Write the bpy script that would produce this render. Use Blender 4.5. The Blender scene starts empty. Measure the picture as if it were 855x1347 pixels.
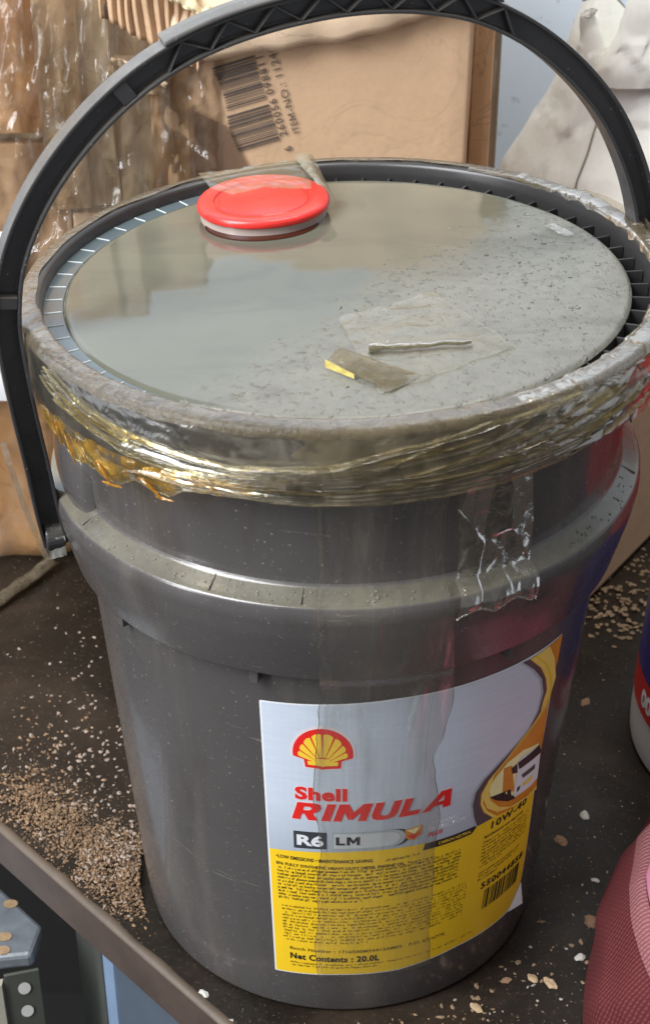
import bpy, bmesh, math, random
import numpy as np
from mathutils import Vector, Matrix, noise
random.seed(7)
PI = math.pi
R = math.radians
scene = bpy.context.scene
col = scene.collection

# ---------------------------------------------------------------- camera, world, lamps, exposure
CAM_H, CAM_D, PITCH, ROLL, YAW, FPX = 0.69621, 0.72003, 0.54925, 0.00257, -0.01388, 2076.2
cd = bpy.data.cameras.new('camera')
cam = bpy.data.objects.new('camera', cd)
col.objects.link(cam)
scene.camera = cam
_f = Vector((math.sin(YAW)*math.cos(PITCH), math.cos(YAW)*math.cos(PITCH), -math.sin(PITCH)))
_r = Vector((math.cos(YAW), -math.sin(YAW), 0))
_u = _r.cross(_f)
_r2 = math.cos(ROLL)*_r + math.sin(ROLL)*_u
_u2 = -math.sin(ROLL)*_r + math.cos(ROLL)*_u
cam.matrix_world = Matrix(((_r2.x, _u2.x, -_f.x, 0), (_r2.y, _u2.y, -_f.y, -CAM_D), (_r2.z, _u2.z, -_f.z, CAM_H), (0, 0, 0, 1)))
cd.sensor_fit = 'HORIZONTAL'
cd.sensor_width = 36
cd.lens = 36*FPX/855
cd.clip_start = 0.01
cd.clip_end = 50
cd.dof.use_dof = True
cd.dof.focus_distance = 0.82
cd.dof.aperture_fstop = 28

world = bpy.data.worlds.new('World')
scene.world = world
world.use_nodes = True
bg = world.node_tree.nodes['Background']
bg.inputs[0].default_value = (0.90, 0.94, 1.0, 1)
bg.inputs[1].default_value = 0.42

def area(name, loc, target, size, sizey, power, color):
    ld = bpy.data.lights.new(name, 'AREA')
    ld.shape = 'RECTANGLE'
    ld.size = size
    ld.size_y = sizey
    ld.energy = power
    ld.color = color
    o = bpy.data.objects.new(name, ld)
    o.location = loc
    o.rotation_euler = (Vector(target)-Vector(loc)).to_track_quat('-Z', 'Y').to_euler()
    col.objects.link(o)
    return o
area('window_light', (-1.25, -0.75, 1.75), (0, 0.1, 0.25), 1.0, 1.1, 62, (0.93, 0.96, 1.0))
area('streak_light', (-1.35, -0.85, 0.62), (0, 0, 0.2), 0.24, 1.3, 17, (0.95, 0.97, 1.0))  # added narrow lamp, puts a vertical highlight streak on the pail wall
area('top_fill_light', (0.25, 0.0, 2.3), (0.0, 0.25, 0.2), 1.0, 0.6, 26, (1.0, 0.96, 0.90))  # added warm fill from above, no visible fitting
scene.view_settings.view_transform = 'Standard'
scene.view_settings.look = 'None'
scene.view_settings.gamma = 1
scene.view_settings.exposure = 0.12
scene.cycles.max_bounces = 10
scene.cycles.transparent_max_bounces = 24

# ---------------------------------------------------------------- helpers
def tag(o, label=None, cat=None, group=None, kind=None):
    if label: o['label'] = label
    if cat: o['category'] = cat
    if group: o['group'] = group
    if kind: o['kind'] = kind
    return o

def thing(name, label, cat, loc=(0, 0, 0), group=None):
    o = bpy.data.objects.new(name, None)
    o.empty_display_size = 0.02
    o.location = loc
    col.objects.link(o)
    return tag(o, label, cat, group)

def link(name, me, mat=None, parent=None, smooth=False):
    if mat is not None:
        for m in (mat if isinstance(mat, (list, tuple)) else [mat]):
            me.materials.append(m)
    if smooth:
        me.polygons.foreach_set('use_smooth', [True]*len(me.polygons))
    o = bpy.data.objects.new(name, me)
    col.objects.link(o)
    if parent:
        o.parent = parent
        if parent.type == 'EMPTY':
            o.matrix_parent_inverse = Matrix.Translation(-Vector(parent.location))
    return o

def mesh(name, V, F, mat=None, parent=None, smooth=False):
    me = bpy.data.meshes.new(name)
    me.from_pydata([tuple(v) for v in V], [], F)
    me.update()
    return link(name, me, mat, parent, smooth)

def from_bm(name, bm, mat=None, parent=None, smooth=False):
    me = bpy.data.meshes.new(name)
    bmesh.ops.recalc_face_normals(bm, faces=bm.faces)
    bm.to_mesh(me)
    bm.free()
    return link(name, me, mat, parent, smooth)

def grid(name, fn, nu, nv, mat=None, parent=None, closed=False, smooth=True, keep=None):
    """fn(i/nu, j/nv) -> point"""
    V = []
    cu = nu if closed else nu+1
    for i in range(cu):
        for j in range(nv+1):
            V.append(tuple(fn(i/nu, j/nv)))
    F = []
    for i in range(nu):
        a = i*(nv+1)
        b = ((i+1) % cu)*(nv+1)
        for j in range(nv):
            if keep is None or keep((i+.5)/nu, (j+.5)/nv):
                F.append((a+j, b+j, b+j+1, a+j+1))
    return mesh(name, V, F, mat, parent, smooth)

def mods(o, bevel=None, solid=None, sub=None, seg=2, angle=40):
    if solid:
        m = o.modifiers.new('solid', 'SOLIDIFY'); m.thickness = solid; m.offset = 0
    if bevel:
        m = o.modifiers.new('bevel', 'BEVEL'); m.width = bevel; m.segments = seg; m.limit_method = 'ANGLE'; m.angle_limit = R(angle)
    if sub:
        m = o.modifiers.new('sub', 'SUBSURF'); m.levels = sub; m.render_levels = sub
    return o

def prism(name, poly, z0, z1, mat, parent=None, bevel=None):
    bm = bmesh.new()
    a = [bm.verts.new((x, y, z0)) for x, y in poly]
    b = [bm.verts.new((x, y, z1)) for x, y in poly]
    n = len(poly)
    bm.faces.new(a[::-1]); bm.faces.new(b)
    for i in range(n):
        bm.faces.new((a[i], a[(i+1) % n], b[(i+1) % n], b[i]))
    o = from_bm(name, bm, mat, parent)
    if bevel: mods(o, bevel)
    return o

def nz(x, y, z, s=1.0):
    return noise.noise(Vector((x*s, y*s, z*s)))

def ridge(x, y, z, s, octv=3):
    """sharp folds, about 0..1"""
    h = 0; a = 1; t = 0
    for k in range(octv):
        h += a*(1-min(1, abs(noise.noise(Vector((x*s+7*k, y*s-3*k, z*s)))*2.6)))
        t += a; a *= .5; s *= 2.1
    return h/t

def crumple(x, y, z, s):
    """faceted creases like crumpled film"""
    d, pts = noise.voronoi(Vector((x*s, y*s, z*s)))
    c = pts[0]
    k = noise.cell_vector(c*13.7)-Vector((.5, .5, .5))
    v = Vector((x*s, y*s, z*s))-c
    return k.dot(v)*1.6+(d[1]-d[0])*.25

# ---------------------------------------------------------------- node materials
def nodes(name):
    m = bpy.data.materials.new(name)
    m.use_nodes = True
    nt = m.node_tree
    b = nt.nodes['Principled BSDF']
    return m, nt, b

def setp(b, **kw):
    names = dict(color='Base Color', rough='Roughness', metal='Metallic', coat='Coat Weight', coatr='Coat Roughness',
                 spec='Specular IOR Level', sub='Subsurface Weight', alpha='Alpha', ior='IOR', trans='Transmission Weight', sheen='Sheen Weight', aniso='Anisotropic')
    for k, v in kw.items():
        if k == 'color' and len(v) == 3: v = (*v, 1)
        b.inputs[names[k]].default_value = v

def texco(nt):
    return nt.nodes.new('ShaderNodeTexCoord').outputs['Object']

def tnoise(nt, scale, detail=4, rough=.55, vec=None, stretch=None, dist=0.0):
    n = nt.nodes.new('ShaderNodeTexNoise')
    n.inputs['Scale'].default_value = scale
    n.inputs['Detail'].default_value = detail
    n.inputs['Roughness'].default_value = rough
    n.inputs['Distortion'].default_value = dist
    v = vec or texco(nt)
    if stretch:
        mp = nt.nodes.new('ShaderNodeMapping')
        mp.inputs['Scale'].default_value = stretch
        nt.links.new(v, mp.inputs[0]); v = mp.outputs[0]
    nt.links.new(v, n.inputs['Vector'])
    return n.outputs['Fac']

def ramp(nt, src, stops, interp='LINEAR'):
    r = nt.nodes.new('ShaderNodeValToRGB')
    r.color_ramp.interpolation = interp
    while len(r.color_ramp.elements) < len(stops): r.color_ramp.elements.new(.5)
    for e, (p, c) in zip(r.color_ramp.elements, stops):
        e.position = p
        e.color = (*c, 1) if isinstance(c, (tuple, list)) else (c, c, c, 1)
    nt.links.new(src, r.inputs[0])
    return r.outputs[0]

def mix(nt, fac, a, b, mode='MIX'):
    n = nt.nodes.new('ShaderNodeMix')
    n.data_type = 'RGBA'
    n.blend_type = mode
    for s, v in ((n.inputs[0], fac), (n.inputs[6], a), (n.inputs[7], b)):
        if hasattr(v, 'links'): nt.links.new(v, s)
        elif isinstance(v, (tuple, list)): s.default_value = (*v, 1)
        else: s.default_value = v
    return n.outputs[2]

def math_(nt, op, a, b=None, clamp=False):
    n = nt.nodes.new('ShaderNodeMath'); n.operation = op; n.use_clamp = clamp
    for s, v in zip(n.inputs, (a, b)):
        if v is None: continue
        if hasattr(v, 'links'): nt.links.new(v, s)
        else: s.default_value = v
    return n.outputs[0]

def bump(nt, b, h, strength=.3, dist=.001, prev=None):
    n = nt.nodes.new('ShaderNodeBump')
    n.inputs['Strength'].default_value = strength
    n.inputs['Distance'].default_value = dist
    nt.links.new(h, n.inputs['Height'])
    if prev: nt.links.new(prev, n.inputs['Normal'])
    if b: nt.links.new(n.outputs[0], b.inputs['Normal'])
    return n.outputs[0]

def upmask(nt, lo, hi):
    g = nt.nodes.new('ShaderNodeTexCoord')
    s = nt.nodes.new('ShaderNodeSeparateXYZ')
    nt.links.new(g.outputs['Normal'], s.inputs[0])
    mr = nt.nodes.new('ShaderNodeMapRange')
    mr.inputs[1].default_value = lo; mr.inputs[2].default_value = hi
    nt.links.new(s.outputs['Z'], mr.inputs[0])
    return mr.outputs[0]

def simple(name, color, rough=.5, var=.15, scale=60, bumps=0, bscale=200, **kw):
    m, nt, b = nodes(name)
    setp(b, rough=rough, **kw)
    n = tnoise(nt, scale)
    c = mix(nt, n, tuple(max(0, x*(1-var)) for x in color), tuple(min(1, x*(1+var)) for x in color))
    nt.links.new(c, b.inputs['Base Color'])
    if bumps: bump(nt, b, tnoise(nt, bscale), bumps)
    return m

# pail plastic: satin metallic grey with fine dust and scuffs
def mat_plastic():
    m, nt, b = nodes('grey_pail_plastic')
    setp(b, metal=.22, rough=.30, coat=.4, coatr=.11)
    n = tnoise(nt, 14, 5)
    base = mix(nt, n, (.070, .063, .062), (.102, .092, .089))
    streak = ramp(nt, tnoise(nt, 16, 6, .65, stretch=(1, 1, .10)), [(.50, 0.0), (.72, .55)])
    base = mix(nt, streak, base, (.19, .165, .135))
    dk = ramp(nt, tnoise(nt, 28, 6, .65, stretch=(1, 1, .16)), [(.54, 0.0), (.68, .5)])
    base = mix(nt, dk, base, (.055, .045, .036))
    scr = ramp(nt, tnoise(nt, 90, 3, .5, stretch=(.25, .25, 2.5), dist=2.0), [(.705, 0.0), (.73, .35)])
    base = mix(nt, scr, base, (.30, .28, .25))
    sp = ramp(nt, tnoise(nt, 620, 2), [(.69, 0.0), (.73, 1.0)])
    base = mix(nt, math_(nt, 'MULTIPLY', sp, .55), base, (.42, .40, .36))
    dust = math_(nt, 'MULTIPLY', upmask(nt, .55, .9), ramp(nt, tnoise(nt, 70, 6), [(.25, .55), (.6, 1.0)]))
    dc = mix(nt, tnoise(nt, 240, 5), (.105, .095, .068), (.20, .185, .135))
    base = mix(nt, math_(nt, 'MULTIPLY', dust, .9), base, dc)
    nt.links.new(base, b.inputs['Base Color'])
    nt.links.new(ramp(nt, tnoise(nt, 40, 6), [(.3, .20), (.7, .34)]), b.inputs['Roughness'])
    mt = math_(nt, 'MULTIPLY', math_(nt, 'SUBTRACT', 1.0, dust), .18)
    nt.links.new(mt, b.inputs['Metallic'])
    bump(nt, b, tnoise(nt, 300, 4), .08, .0006)
    return m

def mat_black():
    m, nt, b = nodes('dark_handle_plastic')
    setp(b, rough=.3, spec=.6)
    base = mix(nt, tnoise(nt, 30, 5), (.026, .025, .027), (.042, .040, .040))
    dust = math_(nt, 'MULTIPLY', upmask(nt, .15, .85), ramp(nt, tnoise(nt, 90, 5), [(.3, .4), (.6, .9)]))
    base = mix(nt, math_(nt, 'MULTIPLY', dust, .7), base, (.11, .098, .080))
    sp = ramp(nt, tnoise(nt, 500, 2), [(.70, 0.0), (.74, 1.0)])
    base = mix(nt, math_(nt, 'MULTIPLY', sp, .5), base, (.35, .33, .30))
    nt.links.new(base, b.inputs['Base Color'])
    nt.links.new(ramp(nt, tnoise(nt, 60, 5), [(.3, .22), (.7, .42)]), b.inputs['Roughness'])
    return m

# lid plate: dusty dry to the right and front, wet and mirror-like to the left and back
def mat_lid_panel():
    m, nt, b = nodes('wet_dusty_lid_panel')
    v = texco(nt)
    s = nt.nodes.new('ShaderNodeSeparateXYZ'); nt.links.new(v, s.inputs[0])
    a = math_(nt, 'MULTIPLY', s.outputs['X'], .78)
    c = math_(nt, 'MULTIPLY', s.outputs['Y'], -.62)
    d = math_(nt, 'ADD', a, c)
    wob = math_(nt, 'MULTIPLY', math_(nt, 'SUBTRACT', tnoise(nt, 22, 5), .5), .045)
    d = math_(nt, 'ADD', d, wob)
    mr = nt.nodes.new('ShaderNodeMapRange'); mr.interpolation_type = 'SMOOTHSTEP'
    mr.inputs[1].default_value = .004; mr.inputs[2].default_value = .05
    nt.links.new(d, mr.inputs[0])
    dry = mr.outputs[0]
    wetc = mix(nt, tnoise(nt, 30, 4), (.094, .096, .074), (.122, .122, .092))
    dryc = mix(nt, tnoise(nt, 160, 6), (.118, .118, .100), (.185, .180, .152))
    base = mix(nt, dry, wetc, dryc)
    smear = ramp(nt, tnoise(nt, 12, 6, .65, stretch=(1, 2.4, 1), dist=1.0), [(.50, 0.0), (.62, .45)])
    base = mix(nt, smear, base, (.080, .080, .066))
    sp = ramp(nt, tnoise(nt, 420, 2), [(.69, 0.0), (.74, 1.0)])
    base = mix(nt, math_(nt, 'MULTIPLY', sp, .25), base, (.07, .065, .055))
    nt.links.new(base, b.inputs['Base Color'])
    ro = nt.nodes.new('ShaderNodeMapRange'); ro.inputs[3].default_value = .06; ro.inputs[4].default_value = .40
    nt.links.new(dry, ro.inputs[0]); nt.links.new(ro.outputs[0], b.inputs['Roughness'])
    setp(b, ior=1.45, spec=.6)
    grit = ramp(nt, tnoise(nt, 260, 3), [(.58, 0.0), (.75, 1.0)])
    h = math_(nt, 'MULTIPLY', math_(nt, 'ADD', grit, tnoise(nt, 90, 5)), dry)
    wv = bump(nt, None, tnoise(nt, 9, 3), .25, .004)
    bump(nt, b, h, .7, .0012, wv)
    return m

# clear adhesive tape: see-through film with glare, cloudy and yellow where it is folded
def mat_tape(name, haze=.25, gw=.55, hazec=((.50, .43, .30), (.62, .56, .46)), gloss=.12, tint=(.93, .90, .82), hscale=60, bscale=130, bstr=.5, thr=(.45, .7), base_haze=.06, stretch=None):
    m = bpy.data.materials.new(name)
    m.use_nodes = True
    nt = m.node_tree
    nt.nodes.remove(nt.nodes['Principled BSDF'])
    out = nt.nodes['Material Output']
    tr = nt.nodes.new('ShaderNodeBsdfTransparent'); tr.inputs[0].default_value = (*tint, 1)
    df = nt.nodes.new('ShaderNodeBsdfDiffuse')
    tl = nt.nodes.new('ShaderNodeBsdfTranslucent')
    gl = nt.nodes.new('ShaderNodeBsdfGlossy'); gl.inputs['Roughness'].default_value = gloss
    gl.inputs['Color'].default_value = (1, 1, 1, 1)
    hc = mix(nt, tnoise(nt, hscale*1.7, 5), hazec[0], hazec[1])
    nt.links.new(hc, df.inputs[0]); nt.links.new(hc, tl.inputs[0])
    mm = nt.nodes.new('ShaderNodeMixShader'); mm.inputs[0].default_value = .3
    nt.links.new(df.outputs[0], mm.inputs[1]); nt.links.new(tl.outputs[0], mm.inputs[2])
    hz = ramp(nt, tnoise(nt, hscale, 6, .6, stretch=stretch, dist=.6), [(thr[0], base_haze), (thr[1], haze)])
    m1 = nt.nodes.new('ShaderNodeMixShader')
    nt.links.new(hz, m1.inputs[0]); nt.links.new(tr.outputs[0], m1.inputs[1]); nt.links.new(mm.outputs[0], m1.inputs[2])
    fr = nt.nodes.new('ShaderNodeFresnel'); fr.inputs[0].default_value = 1.5
    m2 = nt.nodes.new('ShaderNodeMixShader')
    nt.links.new(math_(nt, 'MULTIPLY', fr.outputs[0], gw), m2.inputs[0]); nt.links.new(m1.outputs[0], m2.inputs[1]); nt.links.new(gl.outputs[0], m2.inputs[2])
    bn = bump(nt, None, tnoise(nt, bscale, 5, .55, stretch=stretch, dist=.8), bstr, .002)
    for n in (df, gl, fr): nt.links.new(bn, n.inputs['Normal'])
    nt.links.new(m2.outputs[0], out.inputs['Surface'])
    return m

M = {}
M['plastic'] = mat_plastic()
M['black'] = mat_black()
M['panel'] = mat_lid_panel()
M['lid_ring'] = simple('lid_ring_plastic', (.045, .043, .042), .33, .2, 50, .1, metal=.2)
M['tape'] = mat_tape('clear_tape', .30, bstr=.25, bscale=70, gw=.6)
M['tape_messy'] = mat_tape('crumpled_tape', .42, gw=.32, hazec=((.18, .14, .08), (.36, .31, .22)), gloss=.14, bscale=80, bstr=.4, thr=(.36, .62), base_haze=.15)
M['tape_rim'] = mat_tape('dusty_rim_tape', .96, gw=.2, hazec=((.085, .068, .045), (.20, .165, .115)), gloss=.22, hscale=90, thr=(.34, .58), base_haze=.40, bstr=.6)
M['tape_gold'] = mat_tape('folded_yellowed_tape', .50, gw=.42, hazec=((.22, .16, .06), (.42, .38, .26)), gloss=.12, tint=(.97, .90, .66), hscale=150, thr=(.45, .70), base_haze=.08)
M['tape_amber'] = mat_tape('amber_glue_tape', .75, gw=.5, hazec=((.75, .36, .01), (.85, .58, .12)), gloss=.05, tint=(.95, .76, .36), hscale=70, thr=(.42, .68), base_haze=.16)
M['tape_strip'] = mat_tape('dull_tape_strip', .26, gw=.32, hazec=((.24, .22, .17), (.40, .38, .33)), gloss=.25, tint=(.995, .99, .975), hscale=25, thr=(.50, .74), base_haze=.02, bstr=.25, stretch=(4, 4, .5))
M['tape_clear'] = mat_tape('glossy_crumpled_film', .22, gw=1.3, hazec=((.5, .45, .36), (.62, .58, .5)), gloss=.06, bstr=.3, thr=(.5, .75), base_haze=.03)
M['red'] = simple('red_cap_plastic', (.70, .028, .022), .36, .35, 60, .25, 90, coat=.15)
M['neck'] = simple('milky_neck_plastic', (.42, .31, .27), .3, .1, 60, sub=.2)
M['grit'] = simple('dark_grit', (.10, .085, .06), .6, .6, 300)
M['white'] = simple('label_white', (.74, .75, .76), .35, .04)
M['yellow'] = simple('label_yellow', (.86, .55, .018), .33, .07, 30)
M['yellow2'] = simple('emblem_yellow', (.88, .58, .05), .35, .04)
M['lred'] = simple('label_red', (.72, .022, .018), .35, .06)
M['halo'] = simple('label_pink_white', (.70, .62, .64), .35, .03)
M['ink'] = simple('label_black', (.02, .018, .015), .4, .2)
M['ink2'] = simple('label_grey_ink', (.045, .050, .058), .38, .2)
M['inkb'] = simple('label_brown_small_print', (.15, .10, .012), .4, .3)
M['orange'] = simple('label_orange', (.66, .24, .02), .35, .3, 60)
M['gold'] = simple('label_gold', (.88, .60, .13), .35, .15, 50)
M['cream'] = simple('label_cream', (.90, .82, .40), .35, .1)
M['dkline'] = simple('label_dark_swoosh', (.085, .07, .075), .35, .4, 60)
M['silver2'] = simple('label_pill_silver', (.42, .46, .48), .3, .1)
def mat_silver():
    m, nt, b = nodes('label_brushed_silver')
    v = texco(nt)
    n = tnoise(nt, 40, 5, .6, stretch=(1, 1, 14))
    base = mix(nt, n, (.52, .58, .67), (.66, .72, .80))
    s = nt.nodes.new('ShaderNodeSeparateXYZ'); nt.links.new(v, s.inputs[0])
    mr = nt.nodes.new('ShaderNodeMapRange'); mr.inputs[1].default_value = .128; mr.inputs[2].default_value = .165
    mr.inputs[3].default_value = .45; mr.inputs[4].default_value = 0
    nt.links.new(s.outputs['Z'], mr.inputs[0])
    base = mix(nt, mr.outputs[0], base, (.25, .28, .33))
    nt.links.new(base, b.inputs['Base Color'])
    setp(b, rough=.38, metal=.1, coat=.05)
    return m
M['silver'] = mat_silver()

def mat_card(name, c0, c1, flute=None, creases=.4):
    m, nt, b = nodes(name)
    setp(b, rough=.75, spec=.3)
    n = mix(nt, tnoise(nt, 7, 6, .6), c0, c1)
    fib = tnoise(nt, 260, 4)
    n = mix(nt, math_(nt, 'MULTIPLY', fib, .25), n, tuple(x*.6 for x in c0))
    st = ramp(nt, tnoise(nt, 11, 6, .65, dist=1.2), [(.60, 0.0), (.68, .35)])
    n = mix(nt, st, n, tuple(x*.62 for x in c0))
    cr = tnoise(nt, 13, 4, .5, dist=1.5)
    cl = ramp(nt, math_(nt, 'ABSOLUTE', math_(nt, 'SUBTRACT', cr, .5)), [(.0, creases), (.012, 0.0)])
    n = mix(nt, cl, n, tuple(x*.45 for x in c0))
    nt.links.new(n, b.inputs['Base Color'])
    b1 = bump(nt, None, tnoise(nt, 45, 6), .35, .002)
    bump(nt, b, cl, -.5, .003, b1)
    return m
M['card'] = mat_card('brown_cardboard', (.45, .285, .165), (.60, .41, .26), creases=.16)
M['card_l'] = mat_card('light_cardboard', (.64, .46, .30), (.76, .58, .41))
M['card_o'] = mat_card('orange_kraft', (.58, .32, .14), (.74, .46, .25))
M['card_g'] = mat_card('greyish_kraft', (.56, .44, .31), (.70, .57, .43))
M['torn'] = mat_card('torn_cardboard_core', (.62, .50, .30), (.78, .66, .42))
M['paper'] = simple('white_paper', (.72, .73, .73), .7, .05, 12, .2, 40)
M['print'] = simple('box_print', (.075, .055, .045), .6, .5, 90)
M['film'] = mat_tape('parcel_tape_film', .26, hazec=((.55, .44, .32), (.74, .66, .54)), gloss=.09, tint=(1, .985, .955), hscale=18, bscale=30, bstr=.5, thr=(.52, .74), base_haze=.03, gw=.8, stretch=(1.6, 1, .45))
M['wood'] = simple('olive_wood', (.25, .20, .13), .6, .2, 15, .2)
def mat_wall():
    m, nt, b = nodes('pale_blue_wall_paint')
    base = mix(nt, tnoise(nt, 3, 5), (.64, .73, .84), (.74, .80, .87))
    st = ramp(nt, tnoise(nt, 60, 5), [(.66, 0.0), (.74, .5)])
    base = mix(nt, st, base, (.35, .36, .38))
    nt.links.new(base, b.inputs['Base Color']); setp(b, rough=.4)
    return m
M['wall'] = mat_wall()
M['bag'] = mat_card('cream_sack', (.84, .83, .76), (.93, .93, .88), creases=.10)
M['seam'] = simple('dark_thread', (.25, .22, .18), .8)
def mat_table():
    m, nt, b = nodes('dark_oily_table_board')
    base = mix(nt, tnoise(nt, 16, 6, .6), (.006, .005, .0035), (.020, .0145, .010))
    st = ramp(nt, tnoise(nt, 7, 6, .65, dist=.8), [(.48, 0.0), (.68, .8)])
    base = mix(nt, st, base, (.042, .028, .019))
    du = ramp(nt, tnoise(nt, 380, 4), [(.60, 0.0), (.72, .5)])
    base = mix(nt, du, base, (.11, .08, .055))
    nt.links.new(base, b.inputs['Base Color']); setp(b, spec=.22)
    nt.links.new(ramp(nt, tnoise(nt, 12, 5), [(.3, .28), (.7, .62)]), b.inputs['Roughness'])
    bump(nt, b, tnoise(nt, 140, 5), .35, .0012)
    return m
M['table'] = mat_table()
M['edge'] = simple('worn_table_edge', (.060, .042, .034), .4, .5, 30, .3, 120)
M['edge_l'] = simple('bare_edge_lip', (.10, .072, .050), .5, .5, 40, .3, 120)

# ---------------------------------------------------------------- the pail's own shape: slightly out of round and leaning
PA, PB, TX, TY, OX, OY = 0.00084, -0.00292, 0.05223, 0.02682, -0.001, 0.00023
def K(z): return float(np.interp(z, [0, .254, .297, .393], [0, .6, .7, 1.]))
def D(r, t, z):
    k = K(z); s = min(1, abs(r)/.05)
    rr = r+k*s*(PA*math.cos(2*t)+PB*math.sin(2*t))
    x = rr*math.cos(t); y = rr*math.sin(t)
    return Vector((x+OX*k, y+OY*k, z+k*(TX*x+TY*y)))
def body_r(z): return float(np.interp(z, [0, .02, .25], [.1176, .119, .1355]))

def lathe(name, prof, mat, parent=None, n=200, smooth=True, t0=0, t1=2*PI, fn=D):
    closed = abs(t1-t0-2*PI) < 1e-6
    V = []; F = []
    cu = n if closed else n+1
    for i in range(cu):
        t = t0+(t1-t0)*i/n
        for r, z in prof: V.append(tuple(fn(r, t, z)))
    m = len(prof)
    for i in range(n):
        a = i*m; b = ((i+1) % cu)*m
        for j in range(m-1): F.append((a+j, b+j, b+j+1, a+j+1))
    o = mesh(name, V, F, mat, parent, smooth)
    return o

def round_prof(pts, rad, seg=4):
    out = [pts[0]]
    for i in range(1, len(pts)-1):
        p = Vector(pts[i]); a = Vector(pts[i-1])-p; b = Vector(pts[i+1])-p
        r = min(rad, a.length*.45, b.length*.45)
        s = p+a.normalized()*r; e = p+b.normalized()*r
        for k in range(seg+1):
            t = k/seg
            q = s*(1-t)**2+p*2*t*(1-t)+e*t*t
            out.append((q.x, q.y))
    out.append(pts[-1])
    return out

# ================================================================ SETTING
fl = prism('floor', [(-3, -3), (3, -3), (3, 3), (-3, 3)], -.86, -.80, simple('dark_floor', (.010, .009, .008), .8)); tag(fl, kind='structure')
wall = prism('wall', [(-1.5, .652), (1.8, .652), (1.8, .70), (-1.5, .70)], -.80, 1.4, M['wall']); tag(wall, kind='structure')
lw = prism('under_table_shade', [(-1.5, .60), (1.8, .60), (1.8, .636), (-1.5, .636)], -.80, -.036, simple('painted_under_table_shade', (.015, .013, .012), .8)); tag(lw, kind='structure')  # added dark sheet, shade under the table put into its colour
for x0, x1 in ((-1.4, -.62), (-.617, .2395), (.2425, 1.05)):
    prism('wall_panel', [(x0, .64), (x1, .64), (x1, .652), (x0, .652)], -.7, 1.3, M['wall'], wall, .0015)

# the table: a dark board, its edge runs diagonally past the pail
table = thing('table', 'dark brown oily board table under the grey pail, strewn with crumbs', 'table')
P0 = Vector((-.186-.9, .9)); P1 = Vector((-.186+.55, -.55))
prism('tabletop', [(-.806, .62), (.314, -.50), (.9, -.50), (.9, .62)], -.034, 0, M['table'], table, .002)
# side strip and bare lip
def strip(name, off0, off1, z0, z1, mat):
    d = Vector((1, -1)).normalized(); n = Vector((-1, -1)).normalized()
    a = Vector((-.093, -.093))+d*-.9; b = Vector((-.093, -.093))+d*.55
    q = [a+n*off0, b+n*off0, b+n*off1, a+n*off1]
    return prism(name, [tuple(v) for v in q], z0, z1, mat, table, .0008)
strip('edge_strip', .0003, .0035, -.032, -.0015, M['edge'])
V = []; F = []
N = 260
for i in range(N+1):
    s = -.35+.75*i/N
    d = Vector((1, -1)).normalized(); n = Vector((1, 1)).normalized()
    w = .0022+.0016*nz(s, 1, 0, 40)+(.0016 if s > .05 else 0)
    c = Vector((-.093, -.093))+d*s
    for k, (o, h) in enumerate(((-.0037, -.0012), (-.0030, .0006), (w-.001, .0009), (w, .0002))):
        q = c+n*o
        V.append((q.x, q.y, h+.0002*nz(s, k, 3, 200)))
    if i:
        a = (i-1)*4; b = i*4
        for k in range(3): F.append((a+k, b+k, b+k+1, a+k+1))
mesh('edge_lip', V, F, M['edge_l'], table, True)
for sx, sy in ((-.75, .55), (.8, .55), (.8, -.45), (.30, -.45)):
    prism('leg', [(sx-.03, sy-.03), (sx+.03, sy-.03), (sx+.03, sy+.03), (sx-.03, sy+.03)], -.80, -.0345, M['edge'], table, .003)

# ================================================================ PAIL
pail = thing('oil_pail', 'dark grey plastic oil pail with red cap, silver and yellow label and upright handle', 'pail')
lathe('wall', round_prof([(.0, .004), (.108, .004), (.110, 0), (.1165, .001), (.119, .020), (.1355, .25), (.1365, .256), (.1375, .262), (.1375, .27)], .004), M['plastic'], pail, 240)
fo = lathe('flange', round_prof([(.139, .262), (.1415, .2545), (.1432, .2545), (.1500, .282), (.1516, .2925), (.1508, .2995), (.1485, .3005), (.1412, .3045), (.1402, .306)], .0022), M['plastic'], pail, 260)
lathe('neck', round_prof([(.1401, .3045), (.1405, .310), (.1425, .357), (.1425, .366)], .001), M['plastic'], pail, 220)
# raised radial marks across the flange
def block(name, t, r0, r1, z0, z1, w, mat, parent, z1b=None):
    bm = bmesh.new(); vs = []
    for r in (r0, r1):
        for s in (-1, 1):
            for z in (z0, z1 if r == r0 or z1b is None else z1b):
                vs.append(bm.verts.new(D(r, t+s*w/2/r, z)))
    q = vs
    for f in ((0, 1, 3, 2), (4, 6, 7, 5), (0, 4, 5, 1), (2, 3, 7, 6), (0, 2, 6, 4), (1, 5, 7, 3)):
        bm.faces.new([q[i] for i in f])
    o = from_bm(name, bm, mat, parent)
    mods(o, .0004)
    return o
for dg in (-152, -118, -101, -62, -20, 20, 70, 120):
    block('flange_rib', R(dg+4), .1408, .1490, .298, .3049, .0010, M['plastic'], fo, .3014)
for dg in (-107, -141.7, -55, -20, 30, 80, 130, 170):
    block('lug', R(dg), .1352, .1405, .2455, .2548, .0042, M['plastic'], fo)
# pivot boss on both sides, between flange and lid
HA = R(198)
for t in (HA, HA+PI):
    def boss(u, v, t=t):
        a = t+R(-13+26*u)
        w = math.sin(PI*u)**.35
        rr = .1405+.0085*w*math.sin(PI*min(1, v*1.0+.0))**.2 if 0 < v < 1 else .1405
        return D(rr, a, .298+.047*v*(0.55+.45*w))
    grid('pivot_boss', boss, 26, 12, M['plastic'], pail)

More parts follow.
